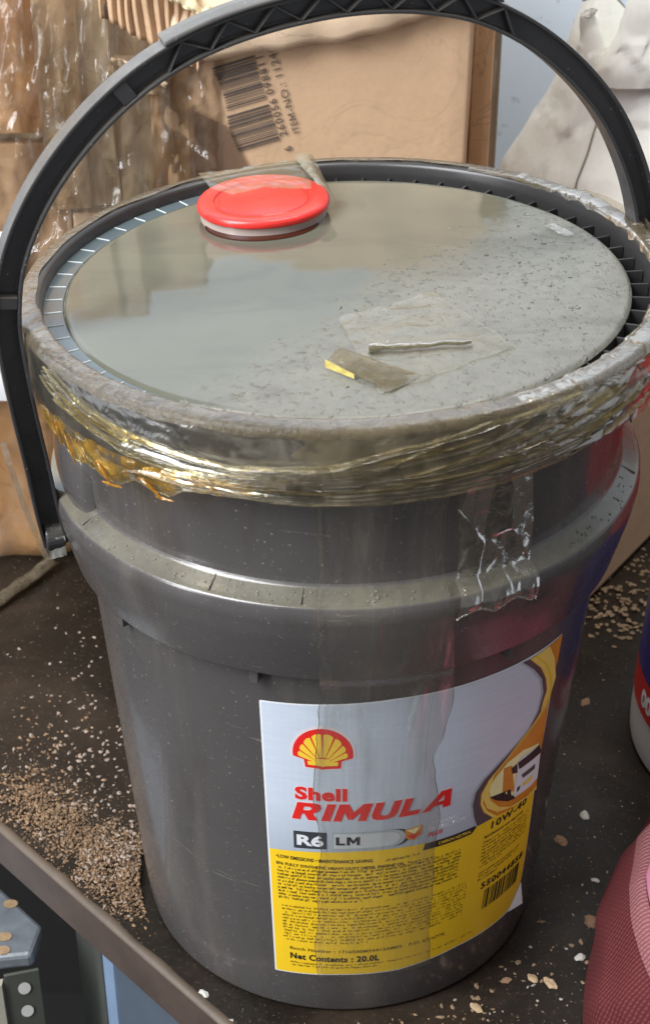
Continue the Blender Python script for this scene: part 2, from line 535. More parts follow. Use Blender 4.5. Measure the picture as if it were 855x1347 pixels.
# lid ring with groove
lid = lathe('lid', round_prof([(.1480, .358), (.1530, .358), (.1548, .359), (.1562, .364), (.1570, .388), (.1560, .3932), (.1540, .3942), (.1492, .3940), (.1476, .3925), (.1470, .388), (.1464, .3665), (.1385, .3665), (.1374, .383), (.1372, .3862)], .0014, 3), M['lid_ring'], pail, 300)
def pan(u, v):
    t = 2*PI*u
    r = .1374*v
    z = .3884-(.0022*((r-.1345)/.003)**2 if r > .1345 else 0)
    z += .0004*nz(r*math.cos(t), r*math.sin(t), 0, 14)
    return D(r, t, z)
grid('lid_panel', pan, 200, 110, M['panel'], lid, closed=True)
# 60 little ribs in the groove
rib0 = None
for i in range(60):
    t = 2*PI*(i+.35)/60
    P = D(.1422, t, .3665)
    if rib0 is None:
        bm = bmesh.new()
        bmesh.ops.create_cube(bm, size=1)
        bmesh.ops.scale(bm, vec=(.0096, .0013, .0196), verts=bm.verts)
        bmesh.ops.translate(bm, vec=(0, 0, .0097), verts=bm.verts)
        rib0 = from_bm('rib', bm, M['lid_ring'], lid)
        o = rib0
    else:
        o = rib0.copy(); col.objects.link(o)
    if R(112) < t < R(262): P = D(.1422, t, .3640)
    o.location = P; o.rotation_euler = (0, -TX*math.cos(t)-TY*math.sin(t), t)

# murky liquid standing in the left part of the groove, up to the plate
m, nt, b = nodes('murky_liquid')
base = mix(nt, tnoise(nt, 12, 3), (.07, .090, .098), (.095, .118, .125))
nt.links.new(base, b.inputs['Base Color']); setp(b, rough=.06, ior=1.45)
M['liquid'] = m
def liq(u, v):
    t = R(112)+R(150)*u
    e = min(1, min(u, 1-u)/.05)
    return D(.1373+.0096*v, t, .3869-.012*(1-e)**2)
lq = grid('standing_liquid', liq, 150, 4, M['liquid'])
tag(lq, 'murky blue-grey liquid standing in the left groove of the pail lid', 'liquid', kind='stuff')
# pale rib tops breaking the liquid
M['rib_top'] = simple('wet_rib_top', (.50, .53, .53), .3)
for i in range(60):
    t = (2*PI*(i+.35)/60) % (2*PI)
    if R(114) < t < R(260):
        rt = block('rib_top', t, .1378, .1466, .3866, .3874, .0007, M['rib_top'], rib0 if False else lid)

# red cap over milky neck
cap_c = Vector((-.0430, .0905))
def capfn(r, t, z):
    x = cap_c.x+r*math.cos(t); y = cap_c.y+r*math.sin(t)
    return D(math.hypot(x, y), math.atan2(y, x), z+.0018)
cap = lathe('cap', round_prof([(.0005, .3950), (.0232, .3950), (.0238, .3943), (.0256, .3943), (.0262, .3954), (.0305, .3959), (.0338, .3957), (.0350, .3941), (.0348, .3917), (.0335, .3909), (.0300, .3909)], .0008, 3), M['red'], pail, 96, fn=capfn)
lathe('neck_ring', round_prof([(.0318, .3912), (.0326, .3906), (.0328, .3885), (.0330, .3872), (.0334, .3862)], .0008, 3), M['neck'], cap, 96, fn=capfn)
def cap_refl(u, v):  # the cap's reflection in the lid, painted as a dark red crescent
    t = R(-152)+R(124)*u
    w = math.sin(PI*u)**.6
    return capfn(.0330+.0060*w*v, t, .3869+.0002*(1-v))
og = grid('cap_reflection', cap_refl, 60, 5, simple('dark_red_reflection', (.050, .010, .004), .05)); tag(og, 'dark red-brown painted reflection of the red cap on the lid in front of it', 'reflection')
def capmark(u, v):
    t = R(-150)+R(62)*u
    return capfn(.0268+.0012*v, t, .3962)
grid('cap_mark', capmark, 24, 1, simple('cap_shallow_mark', (.42, .012, .012), .4), cap)

# handle: I-beam arch, zigzag ribs in the grip
HP = [(-.160, .266), (-.1625, .285), (-.165, .310), (-.1690, .345), (-.1715, .375), (-.1712, .395), (-.1665, .420), (-.1545, .446), (-.138, .469), (-.117, .490), (-.092, .5075), (-.064, .5195), (-.033, .5270), (0, .5305), (.033, .5290), (.064, .5220), (.092, .5080), (.117, .4885), (.138, .4650), (.154, .4370), (.1640, .4090), (.1690, .380), (.1695, .350), (.166, .310), (.1625, .285), (.160, .266)]
def catmull(P, n=10):
    out = []
    P = [Vector(p) for p in P]
    for i in range(len(P)-1):
        p0 = P[max(0, i-1)]; p1 = P[i]; p2 = P[i+1]; p3 = P[min(len(P)-1, i+2)]
        for k in range(n):
            t = k/n
            out.append(.5*((2*p1)+(p2-p0)*t+(2*p0-5*p1+4*p2-p3)*t*t+(3*p1-p0-3*p2+p3)*t**3))
    out.append(P[-1])
    return out
path = catmull(HP, 8)
ax = Vector((math.cos(HA-PI), math.sin(HA-PI), 0)); dn = Vector((-math.sin(HA), math.cos(HA), 0))
def hpos(i, a, w):
    """a: outward from the outer edge line, w: towards the viewer"""
    p = path[i]; q = path[min(len(path)-1, i+1)]-path[max(0, i-1)]
    q.normalize(); nrm = Vector((-q.y, q.x))
    c = p+nrm*a
    return ax*c.x+dn*w+Vector((0, 0, c.y))
def beam(name, sec, i0, i1, mat, parent, bev=.0005, step=1, close=True):
    idx = list(range(i0, i1+1, step))
    V = []; F = []
    n = len(sec)
    for i in idx:
        for a, w in sec: V.append(hpos(i, a, w))
    for k in range(len(idx)-1):
        for j in range(n):
            F.append((k*n+j, k*n+(j+1) % n, (k+1)*n+(j+1) % n, (k+1)*n+j))
    F.append(tuple(range(n))[::-1]); F.append(tuple((len(idx)-1)*n+j for j in range(n)))
    bm = bmesh.new()
    vs = [bm.verts.new(v) for v in V]
    for f in F: bm.faces.new([vs[i] for i in f])
    o = from_bm(name, bm, mat, parent, False)
    mods(o, bev, angle=50)
    return o
T_ = .0125; W_ = .0066
sec = [(0, -W_), (0, W_), (-.0017, W_), (-.0017, .001), (-T_+.0017, .001), (-T_+.0017, W_), (-T_, W_), (-T_, -W_), (-T_+.0017, -W_), (-T_+.0017, -.001), (-.0017, -.001), (-.0017, -W_)]
handle = beam('handle', sec, 0, len(path)-1, M['black'], pail)
# thicker grip shell outside the arch
gi0 = min(range(len(path)), key=lambda i: (path[i]-Vector((-.086, .510))).length)
gi1 = min(range(len(path)), key=lambda i: (path[i]-Vector((.070, .520))).length)
beam('grip_shell', [(.0002, -.0078), (.0002, .0078), (.0010, .0084), (.0024, .0076), (.0030, 0), (.0024, -.0076), (.0010, -.0084)], gi0, gi1, M['black'], handle, .0006)
# zigzag ribs
arc = [0]
for i in range(1, len(path)): arc.append(arc[-1]+(path[i]-path[i-1]).length)
def at_arc(s):
    i = 0
    while i < len(arc)-2 and arc[i+1] < s: i += 1
    return i, (s-arc[i])/(arc[i+1]-arc[i])
def hpt(s, a, w):
    i, f = at_arc(s)
    return hpos(i, a, w).lerp(hpos(i+1, a, w), f)
s = arc[gi0]-.004; s1 = arc[gi1]+.008; pitch = .0112; up = True
while s < s1:
    a0, a1 = (-T_+.0018, -.0018) if up else (-.0018, -T_+.0018)
    bm = bmesh.new(); vs = []
    th = .0006
    for w in (.0011, W_-.0004):
        for ds, a in ((-th, a0), (th, a0), (pitch+th, a1), (pitch-th, a1)):
            vs.append(bm.verts.new(hpt(s+ds, a, w)))
    for f in ((0, 1, 2, 3), (4, 7, 6, 5), (0, 4, 5, 1), (1, 5, 6, 2), (2, 6, 7, 3), (3, 7, 4, 0)): bm.faces.new([vs[k] for k in f])
    mods(from_bm('zigzag_rib', bm, M['black'], handle), .0003)
    s += pitch; up = not up
# cross stops lower down the channel
for tgt in ((-.0, 0), ):
    pass
for pt in ((-.1690, .400), (-.108, .497), (.168, .392)):
    i = min(range(len(path)), key=lambda k: (path[k]-Vector(pt)).length)
    bm = bmesh.new(); vs = []
    for w in (.0011, .0060):
        for ii, a in ((i-1, -.0018), (i+1, -.0018), (i+1, -T_+.0018), (i-1, -T_+.0018)):
            vs.append(bm.verts.new(hpos(ii, a, w)))
    for f in ((0, 1, 2, 3), (4, 7, 6, 5), (0, 4, 5, 1), (1, 5, 6, 2), (2, 6, 7, 3), (3, 7, 4, 0)): bm.faces.new([vs[k] for k in f])
    mods(from_bm('channel_stop', bm, M['black'], handle), .0004)
# end pads with pivot pin
for sgn, k in ((1, 0), (-1, len(path)-1)):
    c = hpos(k, -T_/2, 0) if sgn == 1 else hpos(k, -T_/2, 0)
    bm = bmesh.new()
    bmesh.ops.create_cone(bm, cap_ends=True, segments=28, radius1=.0085, radius2=.0078, depth=.010)
    rot = ax.to_track_quat('Z', 'Y').to_matrix().to_4x4()
    bmesh.ops.transform(bm, matrix=Matrix.Translation(c+Vector((0, 0, .002)))@rot, verts=bm.verts)
    mods(from_bm('end_pad', bm, M['black'], handle), .001)
    bm = bmesh.new()
    bmesh.ops.create_cone(bm, cap_ends=True, segments=24, radius1=.0042, radius2=.0042, depth=.018)
    bmesh.ops.transform(bm, matrix=Matrix.Translation(c+ax*(.006*sgn)+Vector((0, 0, .002)))@rot, verts=bm.verts)
    from_bm('pivot_pin', bm, M['plastic'], handle, False)
# pale film remnant stuck on the left end
def rem(u, v):
    c = hpos(1, -.011+.009*u, .0075+.0007*crumple(u, v, 1, 3)+.0)
    return c+Vector((0, 0, -.008+.012*v))
sc_ = grid('sticker_scrap', rem, 8, 8, simple('grey_scrap', (.30, .29, .26), .5, .5, 300), handle)

# ================================================================ LABEL on the pail
def lab(x, z, off=0.0):
    """x, z in mm on the label; off in mm from the pail wall"""
    zz = z/1000
    return D(body_r(zz)+off/1000, -PI/2+x/128, zz)

def curve_loops(loops):
    cu = bpy.data.curves.new('tmp', 'CURVE'); cu.dimensions = '2D'; cu.fill_mode = 'BOTH'
    for lp in loops:
        sp = cu.splines.new('POLY'); sp.points.add(len(lp)-1); sp.use_cyclic_u = True
        for p, q in zip(sp.points, lp): p.co = (q[0], q[1], 0, 1)
    return cu
def curve_mesh(cu):
    o = bpy.data.objects.new('tmp', cu); col.objects.link(o)
    dg = bpy.context.evaluated_depsgraph_get()
    me = bpy.data.meshes.new_from_object(o.evaluated_get(dg))
    bpy.data.objects.remove(o); bpy.data.curves.remove(cu)
    return me
def wrap(name, me, off, mat, parent, step=4.0, xf=None, fn=None):
    bm = bmesh.new(); bm.from_mesh(me); bpy.data.meshes.remove(me)
    if xf:
        for v in bm.verts:
            x, y = xf(v.co.x, v.co.y); v.co = (x, y, 0)
    bmesh.ops.remove_doubles(bm, verts=bm.verts, dist=1e-5)
    xs = [v.co.x for v in bm.verts]; zs = [v.co.y for v in bm.verts]
    x = math.floor(min(xs)/step)*step+step
    while x < max(xs):
        bmesh.ops.bisect_plane(bm, geom=bm.verts[:]+bm.edges[:]+bm.faces[:], plane_co=(x, 0, 0), plane_no=(1, 0, 0)); x += step
    z = math.floor(min(zs)/20)*20+20
    while z < max(zs):
        bmesh.ops.bisect_plane(bm, geom=bm.verts[:]+bm.edges[:]+bm.faces[:], plane_co=(0, z, 0), plane_no=(0, 1, 0)); z += 20
    for v in bm.verts: v.co = (fn or lab)(v.co.x, v.co.y, off)
    me2 = bpy.data.meshes.new(name); bm.to_mesh(me2); bm.free()
    return link(name, me2, mat, parent)
def poly(name, loops, off, mat, parent, **kw):
    if not isinstance(loops[0][0], (tuple, list)): loops = [loops]
    return wrap(name, curve_mesh(curve_loops(loops)), off, mat, parent, **kw)
def text(name, s, x0, x1, z0, z1, off, mat, parent, bold=0.0, shear=0.0, slope=0.0, fn=None, spacing=1.0):
    """text fitted to the box x0..x1, z0..z1 (cap height), slope in mm per mm"""
    cu = bpy.data.curves.new('tmp', 'FONT'); cu.body = s; cu.offset = bold; cu.shear = shear; cu.resolution_u = 3; cu.space_character = spacing
    cu.fill_mode = 'FRONT'
    me = curve_mesh(cu)
    xs = [v.co.x for v in me.vertices]; ys = [v.co.y for v in me.vertices]
    ax0, ax1 = min(xs), max(xs); ay0, ay1 = min(ys), max(ys)
    def xf(x, y):
        X = x0+(x-ax0)/(ax1-ax0)*(x1-x0)
        Z = z0+(y-ay0)/(ay1-ay0)*(z1-z0)+(X-x0)*slope
        return X, Z
    return wrap(name, me, off, mat, parent, xf=xf, fn=fn)

def rounded(pts, r=2.0, n=4):
    out = []
    L = len(pts)
    for i in range(L):
        p = Vector(pts[i]); a = Vector(pts[i-1])-p; b = Vector(pts[(i+1) % L])-p
        s = p+a.normalized()*r; e = p+b.normalized()*r
        for k in range(n+1):
            t = k/n; q = s*(1-t)**2+p*2*t*(1-t)+e*t*t; out.append((q.x, q.y))
    return out
label = poly('label', rounded([(-37.8, 31.8), (0, 34.2), (35, 34.0), (72, 37.4), (110, 36.2), (122, 36), (127.6, 44), (127.0, 70), (121.5, 130), (119.8, 190), (119.8, 233.4), (70, 235.0), (25, 234.9), (-37.8, 231.2)], .8), .30, M['white'], pail)
YT = [(-36.9, 129.0), (-20, 130.6), (9, 132.2), (30, 131.9), (45, 131.2), (60, 130.8), (72, 130.8), (85, 130.9), (103, 127.7), (121.2, 127.0)]
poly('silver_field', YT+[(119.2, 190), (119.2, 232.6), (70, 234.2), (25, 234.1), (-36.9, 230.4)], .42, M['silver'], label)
poly('yellow_field', [(-36.9, 32.6), (0, 35.0), (35, 34.8), (72, 38.2), (108, 37.2), (119, 39.0), (127.0, 52), (126.4, 70)]+[(121.2, 126.8)]+[(x, z-.15) for x, z in YT[::-1][1:]], .42, M['yellow'], label)
grid('peeled_corner', lambda u, v: lab(116+11.5*u, 36+15*v*u+0*v, .5+3.2*u*(1-v)), 8, 6, M['white'], label)
ART = {'dark': [(90.0, 233.5), (99.3, 223.7), (107.1, 213.0), (110.9, 201.7), (109.5, 190.4), (103.9, 181.8), (94.6, 176.3), (85.0, 170.4), (76.1, 163.6), (71.3, 156.4), (70.3, 148.2), (72.3, 138.4), (75.2, 130.2), (85.4, 130.6), (78.2, 138.6), (75.1, 145.8), (74.6, 153.7), (78.3, 161.4), (87.2, 169.1), (96.6, 177.1), (106.0, 183.5), (113.6, 189.7), (114.0, 199.6), (110.3, 211.0), (104.2, 221.7), (94.6, 232.8)], 'orange': [(94.6, 232.8), (104.2, 221.7), (110.3, 211.0), (114.0, 199.6), (113.6, 189.7), (106.0, 183.5), (96.6, 177.1), (87.2, 169.1), (78.3, 161.4), (74.6, 153.7), (75.1, 145.8), (78.2, 138.6), (85.4, 130.6), (103.3, 127.5), (123.0, 127.8), (120.6, 150.3), (118.8, 191.2), (119.8, 233.0), (108.9, 232.8)], 'yell': [(95.6, 232.7), (108.9, 232.8), (115.4, 221.4), (121.1, 204.8), (118.2, 193.7), (111.3, 188.2), (112.2, 195.7), (114.4, 203.3), (112.5, 211.5), (106.6, 221.2)], 'sky': [(81.4, 148.3), (79.5, 155.3), (83.3, 160.8), (90.6, 167.1), (101.6, 168.7), (115.6, 164.0), (119.1, 158.8), (121.4, 135.6), (107.0, 134.9), (91.7, 139.5)], 'ring': [(75.5, 152.1), (78.3, 160.8), (81.7, 164.8), (81.0, 158.8), (79.8, 153.0), (81.8, 145.4), (88.8, 136.9), (97.7, 131.2), (114.0, 128.3), (122.2, 129.5), (123.2, 126.0), (103.1, 128.7), (88.2, 133.3), (79.9, 141.0)], 'road': [(81.0, 148.0), (89.0, 146.6), (100.2, 137.3), (102.0, 134.5), (95.6, 136.4), (85.8, 143.1)], 'trailer': [(88.2, 164.3), (94.0, 162.9), (99.8, 140.9), (90.1, 146.5)], 'cab': [(97.6, 161.7), (101.2, 164.7), (116.8, 162.1), (119.2, 155.6), (121.4, 135.6), (115.5, 134.4), (100.5, 136.0), (99.1, 140.2), (98.9, 154.5)], 'screen': [(98.4, 162.1), (116.7, 162.5), (120.1, 154.9), (100.4, 156.2)], 'mirror': [(93.8, 160.9), (98.0, 161.7), (99.5, 154.6), (95.4, 156.2)], 'grille': [(103.3, 150.5), (115.4, 149.9), (115.9, 146.1), (105.3, 146.8)], 'lamp1': [(105.5, 142.5), (114.9, 143.0), (114.4, 139.0), (107.4, 139.6)], 'wheel1': [(89.6, 146.3), (91.7, 146.6), (93.8, 139.3), (91.5, 139.6)], 'wheel2': [(93.2, 145.7), (95.9, 145.0), (98.1, 137.0), (95.5, 137.3)], 'dk3': [(101.5, 142.5), (104.3, 142.3), (103.5, 139.5), (101.8, 139.0)], 'corner': [(119.8, 233.0), (109.6, 232.7), (117.0, 220.3), (119.9, 214.5)]}
poly('orange_band', ART['orange'], .52, M['orange'], label)
poly('corner_patch', ART['corner'], .62, M['orange'], label)
poly('gold_flame', ART['yell'], .70, M['gold'], label)
poly('dark_swoosh', ART['dark'], .60, M['dkline'], label)
def offs(pts, k, c): return [(c[0]+(x-c[0])*k, c[1]+(z-c[1])*k) for x, z in pts]
oi = ART['orange'][:13]
poly('gold_line', [(x+.4, z) for x, z in oi]+[(x+2.2+.8*math.sin(i*.6), z-.2) for i, (x, z) in enumerate(oi)][::-1], .74, M['gold'], label)
poly('amber_line', [(x+3.6, z) for x, z in oi[:11]]+[(x+4.6+.5*math.sin(i*.6), z-.2) for i, (x, z) in enumerate(oi[:11])][::-1], .78, M['yellow'], label)
poly('glowing_sky', ART['sky'], .62, M['cream'], label)
poly('gold_ring', ART['ring'], .80, M['gold'], label)
poly('road', ART['road'], .72, M['ink'], label)
tk = poly('truck_cab', ART['cab'], .82, M['white'], label)
poly('truck_trailer', ART['trailer'], .74, M['orange'], label)
for nm, mt, of in (('screen', 'ink', .92), ('mirror', 'ink', .94), ('grille', 'dkline', .92), ('lamp1', 'gold', .92), ('wheel1', 'ink', .90), ('wheel2', 'ink', .90), ('dk3', 'ink', .93)):
    poly({'lamp1': 'truck_lamp', 'wheel1': 'truck_wheel', 'wheel2': 'truck_wheel', 'dk3': 'truck_step', 'screen': 'truck_windscreen', 'mirror': 'truck_mirror', 'grille': 'truck_grille'}[nm], ART[nm], of, M[mt], label)
# white highlight line along the swoosh
dk = ART['dark'][:13]
hl = [(x-.2, z) for x, z in dk]+[(x-1.2-.4*math.sin(i), z+.2) for i, (x, z) in enumerate(dk)][::-1]
poly('swoosh_highlight', hl, .66, M['silver2'], label)

# shell emblem
ec = Vector((-8.3, 199.5))
def shell_outline(k):
    pts = []
    for i in range(25):
        a = R(-8+196*i/24)
        rx, ry = 14.3, 15.6
        pts.append((ec.x+rx*k*math.cos(a), ec.y+1.0+ry*k*math.sin(a)*1.08))
    pts += [(ec.x-9.0*k, ec.y-3.0*k), (ec.x-8.3*k, ec.y-8.2*k), (ec.x-2, ec.y-8.8*k), (ec.x, ec.y-9.4*k), (ec.x+2, ec.y-8.8*k), (ec.x+8.6*k, ec.y-8.2*k), (ec.x+9.0*k, ec.y-3.4*k)]
    return pts
poly('emblem_border', shell_outline(1.10), .52, M['halo'], label)
poly('emblem_ground', shell_outline(1.0), .62, M['lred'], label)
bx0, bz0 = ec.x, ec.y-5.4
fan = []
edges = [-8, 20, 42, 62.5, 81, 99, 117.5, 138, 160, 188]
# wedges
fanl = []
for i in range(8):
    a0 = R(14+152*i/8+1.6); a1 = R(14+152*(i+1)/8-1.6)
    w = []
    for a in (a0, a1):
        w.append((bx0+4.4*math.cos(a), bz0+4.4*math.sin(a)))
    top = []
    for q in range(5):
        a = a1+(a0-a1)*q/4
        rr = (17.4+1.2*math.sin(a)**2)*(1/(math.sqrt((math.cos(a)/.70)**2+(math.sin(a)/1.02)**2)))*1.0
        rr -= .7*(abs(q-2)/2)**2
        top.append((bx0+rr*math.cos(a), bz0+1.2+rr*math.sin(a)))
    fanl.append([w[0], w[1]]+top)
for f in fanl: poly('emblem_ray', f, .72, M['yellow2'], label)
poly('emblem_foot', [(bx0-7.2, bz0+1.6), (bx0-7.0, bz0-1.0), (bx0-1.5, bz0-1.3), (bx0, bz0-1.9), (bx0+1.5, bz0-1.3), (bx0+7.2, bz0-1.0), (bx0+7.4, bz0+1.6), (bx0+4.0, bz0+1.4), (bx0+3, bz0+3.4), (bx0-3, bz0+3.4), (bx0-4.0, bz0+1.4)], .76, M['yellow2'], label)

# words
text('shell_lettering_border', 'Shell', -22.8, 4.2, 167.9, 177.9, .52, M['halo'], label, bold=.075, spacing=1.06)
text('shell_lettering', 'Shell', -22.2, 3.5, 168.3, 177.4, .62, M['lred'], label, bold=.045, spacing=1.06)
# RIMULA: heavy slanted capitals drawn as outlines (unit height 1)
LET = {
 'R': (1.25, [[(0, 0), (0, 1), (.82, 1), (1.08, .93), (1.17, .74), (1.1, .52), (.88, .40), (1.22, 0), (.78, 0), (.50, .34), (.38, .34), (.38, 0)], [(.38, .57), (.38, .77), (.66, .77), (.76, .67), (.66, .57)]]),
 'I': (.42, [[(0, 0), (0, 1), (.40, 1), (.40, 0)]]),
 'M': (1.55, [[(0, 0), (.0, 1), (.44, 1), (.78, .52), (1.10, 1), (1.52, 1), (1.52, 0), (1.14, 0), (1.14, .52), (.86, .10), (.66, .10), (.37, .52), (.37, 0)]]),
 'U': (1.22, [[(0, 1), (.38, 1), (.38, .36), (.46, .25), (.62, .22), (.76, .25), (.83, .36), (.83, 1), (1.20, 1), (1.20, .30), (1.1, .1), (.88, 0), (.60, -.02), (.32, 0), (.10, .1), (0, .30)]]),
 'L': (.98, [[(0, 0), (0, 1), (.38, 1), (.38, .26), (.96, .26), (.96, 0)]]),
 'A': (1.42, [[(0, 0), (.40, 0), (.52, .20), (1.00, .20), (1.04, 0), (1.44, 0), (1.14, 1), (.62, 1)], [(.64, .42), (.94, .42), (.87, .74)]]),
}
def word_rimula(nm, x0, x1, z0, z1, off, mat, grow=0):
    tot = sum(LET[c][0]+.13 for c in 'RIMULA')-.13
    sx = (x1-x0-3.2)/tot; h = z1-z0; x = 0
    for c in 'RIMULA':
        w, loops = LET[c]
        out = []
        for li, lp in enumerate(loops):
            q = [(x0+(x+px)*sx+py*3.2, z0+py*h+(.2*(px+x)/tot)) for px, py in lp]
            if grow:
                cx = sum(p[0] for p in q)/len(q); cz = sum(p[1] for p in q)/len(q)
                g = grow if li == 0 else -grow
                wq = max(p[0] for p in q)-min(p[0] for p in q); hq = max(p[1] for p in q)-min(p[1] for p in q)
                q = [(cx+(a-cx)*(1+2*g/wq), cz+(b_-cz)*(1+2*g/hq)) for a, b_ in q]
            out.append(q)
        poly(nm, out, off, mat, label)
        x += w+.13
word_rimula('word_letter_border', -24.2, 59.6, 154.2, 166.4, .54, M['halo'], .65)
word_rimula('word_letter', -24.2, 59.6, 154.2, 166.4, .66, M['lred'])
# R6 box and LM pill
poly('grade_box', [(-23.6, 132.8), (-23.6, 145.3), (-6.6, 145.8), (-6.6, 133.6)], .52, M['ink2'], label)
text('grade_lettering', 'R6', -22.0, -8.2, 135.2, 143.2, .62, M['white'], label, bold=.04)
pill = [(-4.0, 133.6), (-4.0, 145.9)]+[(26+7.6*math.sin(R(a)), 139.8+6.2*math.cos(R(a))) for a in range(0, 181, 15)]
poly('grade_pill_shade', [(x+(2.6 if x > 10 else 0), z) for x, z in pill], .50, M['ink2'], label)
poly('grade_pill', pill, .58, M['silver2'], label)
pin = [(-3.0, 134.4), (-3.0, 145.1)]+[(24+6.6*math.sin(R(a)), 139.7+4.9*math.cos(R(a))) for a in range(0, 181, 15)]
poly('grade_pill_face', pin, .64, simple('pill_light', (.58, .61, .62), .3), label)
poly('grade_letter', [(-2.0, 137.0), (-2.0, 142.9), (-.3, 142.9), (-.3, 138.4), (2.6, 138.4), (2.6, 137.0)], .74, M['ink'], label)
poly('grade_letter', [(3.5, 137.0), (3.5, 142.9), (5.3, 142.9), (6.8, 140.2), (8.3, 142.9), (10.1, 142.9), (10.1, 137.0), (8.5, 137.0), (8.5, 140.6), (7.2, 138.2), (6.4, 138.2), (5.1, 140.6), (5.1, 137.0)], .74, M['ink'], label)
# small emblem and three words
d0 = (37.8, 140.4)
poly('mini_emblem_base', [(d0[0]-4.6, 144.2), (d0[0]+4.4, 145.8), (d0[0]+4.4, 139.0), (d0[0], 135.4), (d0[0]-4.6, 138.2)], .52, M['orange'], label)
poly('mini_emblem_top', [(d0[0]-4.0, 143.6), (d0[0]+3.6, 144.9), (d0[0]+.5, 140.2)], .60, M['cream'], label)
poly('mini_emblem_red', [(d0[0]-3.8, 139.6), (d0[0]+3.8, 140.6), (d0[0], 136.6)], .60, M['lred'], label)
text('small_lettering', 'DYNAMIC', 45.6, 63.0, 143.0, 146.0, .55, M['white'], label, bold=.02, shear=.2, slope=.01)
text('small_lettering', 'PROTECTION', 45.6, 67.0, 139.2, 142.2, .55, M['white'], label, bold=.02, shear=.2, slope=.01)
text('small_lettering', 'PLUS', 45.6, 54.0, 135.4, 138.4, .55, M['lred'], label, bold=.03, shear=.2, slope=.01)
poly('banner', [(43.5, 126.2), (44.5, 130.9), (76.0, 131.2), (72.0, 126.2)], .60, M['ink'], label)
text('banner_lettering', 'CARBON NEUTRAL', 52.0, 71.5, 127.6, 129.8, .72, M['yellow2'], label, bold=.01)
text('small_lettering', '\u2022LOW EMISSIONS \u2022 MAINTENANCE SAVING', -33.5, 17.0, 123.4, 126.0, .55, M['ink'], label, bold=.015)
text('small_lettering', '10W-40', 85.6, 113.8, 122.2, 127.6, .62, M['ink'], label, bold=.025, spacing=1.15)
text('small_lettering', 'Specifications and Approvals', 81.5, 112.0, 116.8, 119.2, .62, M['ink'], label, bold=.02)
text('small_lettering', '550044858', 84.5, 121.0, 76.5, 81.5, .62, M['ink'], label, bold=.03, spacing=1.15)
text('small_lettering', 'Net Contents : 20.0L', -28.0, 22.8, 45.0, 50.0, .62, M['ink'], label, bold=.03, spacing=1.1)
text('small_lettering', 'Batch Number : 1716500M54413AM02   P.O. 6716778', -28.0, 62.0, 52.6, 55.0, .62, M['inkb'], label, bold=.01, spacing=1.1)
text('small_lettering', 'EN: FULLY SYNTHETIC HEAVY-DUTY DIESEL ENGINE OIL', -33.5, 34.0, 118.4, 120.6, .55, M['ink'], label, bold=.02)
random.seed(3)
x = 88.0; Vb = []; Fb = []
while x < 118.5:
    w = random.choice((.35, .5, .9, 1.3)); g = random.choice((.4, .6, .9))
    q = [lab(x, 58.5, .6), lab(x+w, 58.5, .6), lab(x+w, 74.2, .6), lab(x, 74.2, .6)]
    k = len(Vb); Vb += q; Fb.append((k, k+1, k+2, k+3)); x += w+g
tag(mesh('label_barcode', Vb, Fb, M['ink'], label), kind='stuff')
# rows of very small print
def rows(name, x0, x1, ztop, n, pitch_, h, mat, off=.55, arc_=0.0, left_words=None, dens=.86):
    V = []; F = []
    for r_ in range(n):
        z = ztop-r_*pitch_
        x = x0; xe = x1 if r_ < n-1 else x0+(x1-x0)*.45
        word = random.randint(3, 9)
        while x < xe:
            w = random.uniform(.42, .8)
            if word <= 0:
                x += .75; word = random.randint(2, 10); continue
            word -= 1
            k = random.random()
            zz0 = z; zz1 = z+h*(1 if k > .7 else .70)
            if k < .1: zz0 = z-h*.25
            if random.random() < dens:
                bars = [(x, x+.24, zz0, zz1), (x+w-.12, x+w+.10, zz0, z+h*.68)] if k < .6 else [(x, x+w, zz1-.28, zz1), (x+.1, x+.36, zz0, zz1-.3)]
                for a, b_, c, d_ in bars:
                    s = arc_*((a-x0)/(x1-x0))
                    q = [lab(a, c+s, off), lab(b_, c+s, off), lab(b_, d_+s, off), lab(a, d_+s, off)]
                    kk = len(V); V += q; F.append((kk, kk+1, kk+2, kk+3))
            x += w+.22
    o = mesh(name, V, F, mat, label); tag(o, kind='stuff'); return o
rows('small_print', -33.2, 66, 115.6, 10, 2.55, 1.75, M['ink'], arc_=1.5)
rows('small_print', 36, 66, 118.6, 1, 2.6, 1.6, M['ink'])
rows('small_print', 24, 64, 123.0, 1, 2.6, 2.0, M['inkb'], arc_=1.5)
rows('small_print', -31.5, 73, 86.5, 12, 2.45, 1.5, M['inkb'], arc_=2.2, dens=.72)
rows('small_print', 81.2, 118, 113.4, 8, 2.6, 1.6, M['inkb'])
rows('small_print', 81.2, 114, 90.2, 3, 2.6, 1.6, M['inkb'])
rows('small_print', -28, 82, 41.6, 2, 2.2, 1.3, M['inkb'], arc_=2.0)
text('small_lettering', 'A2/5/78', -35.2, -34.0, 40, 52, .55, M['inkb'], label) if False else None

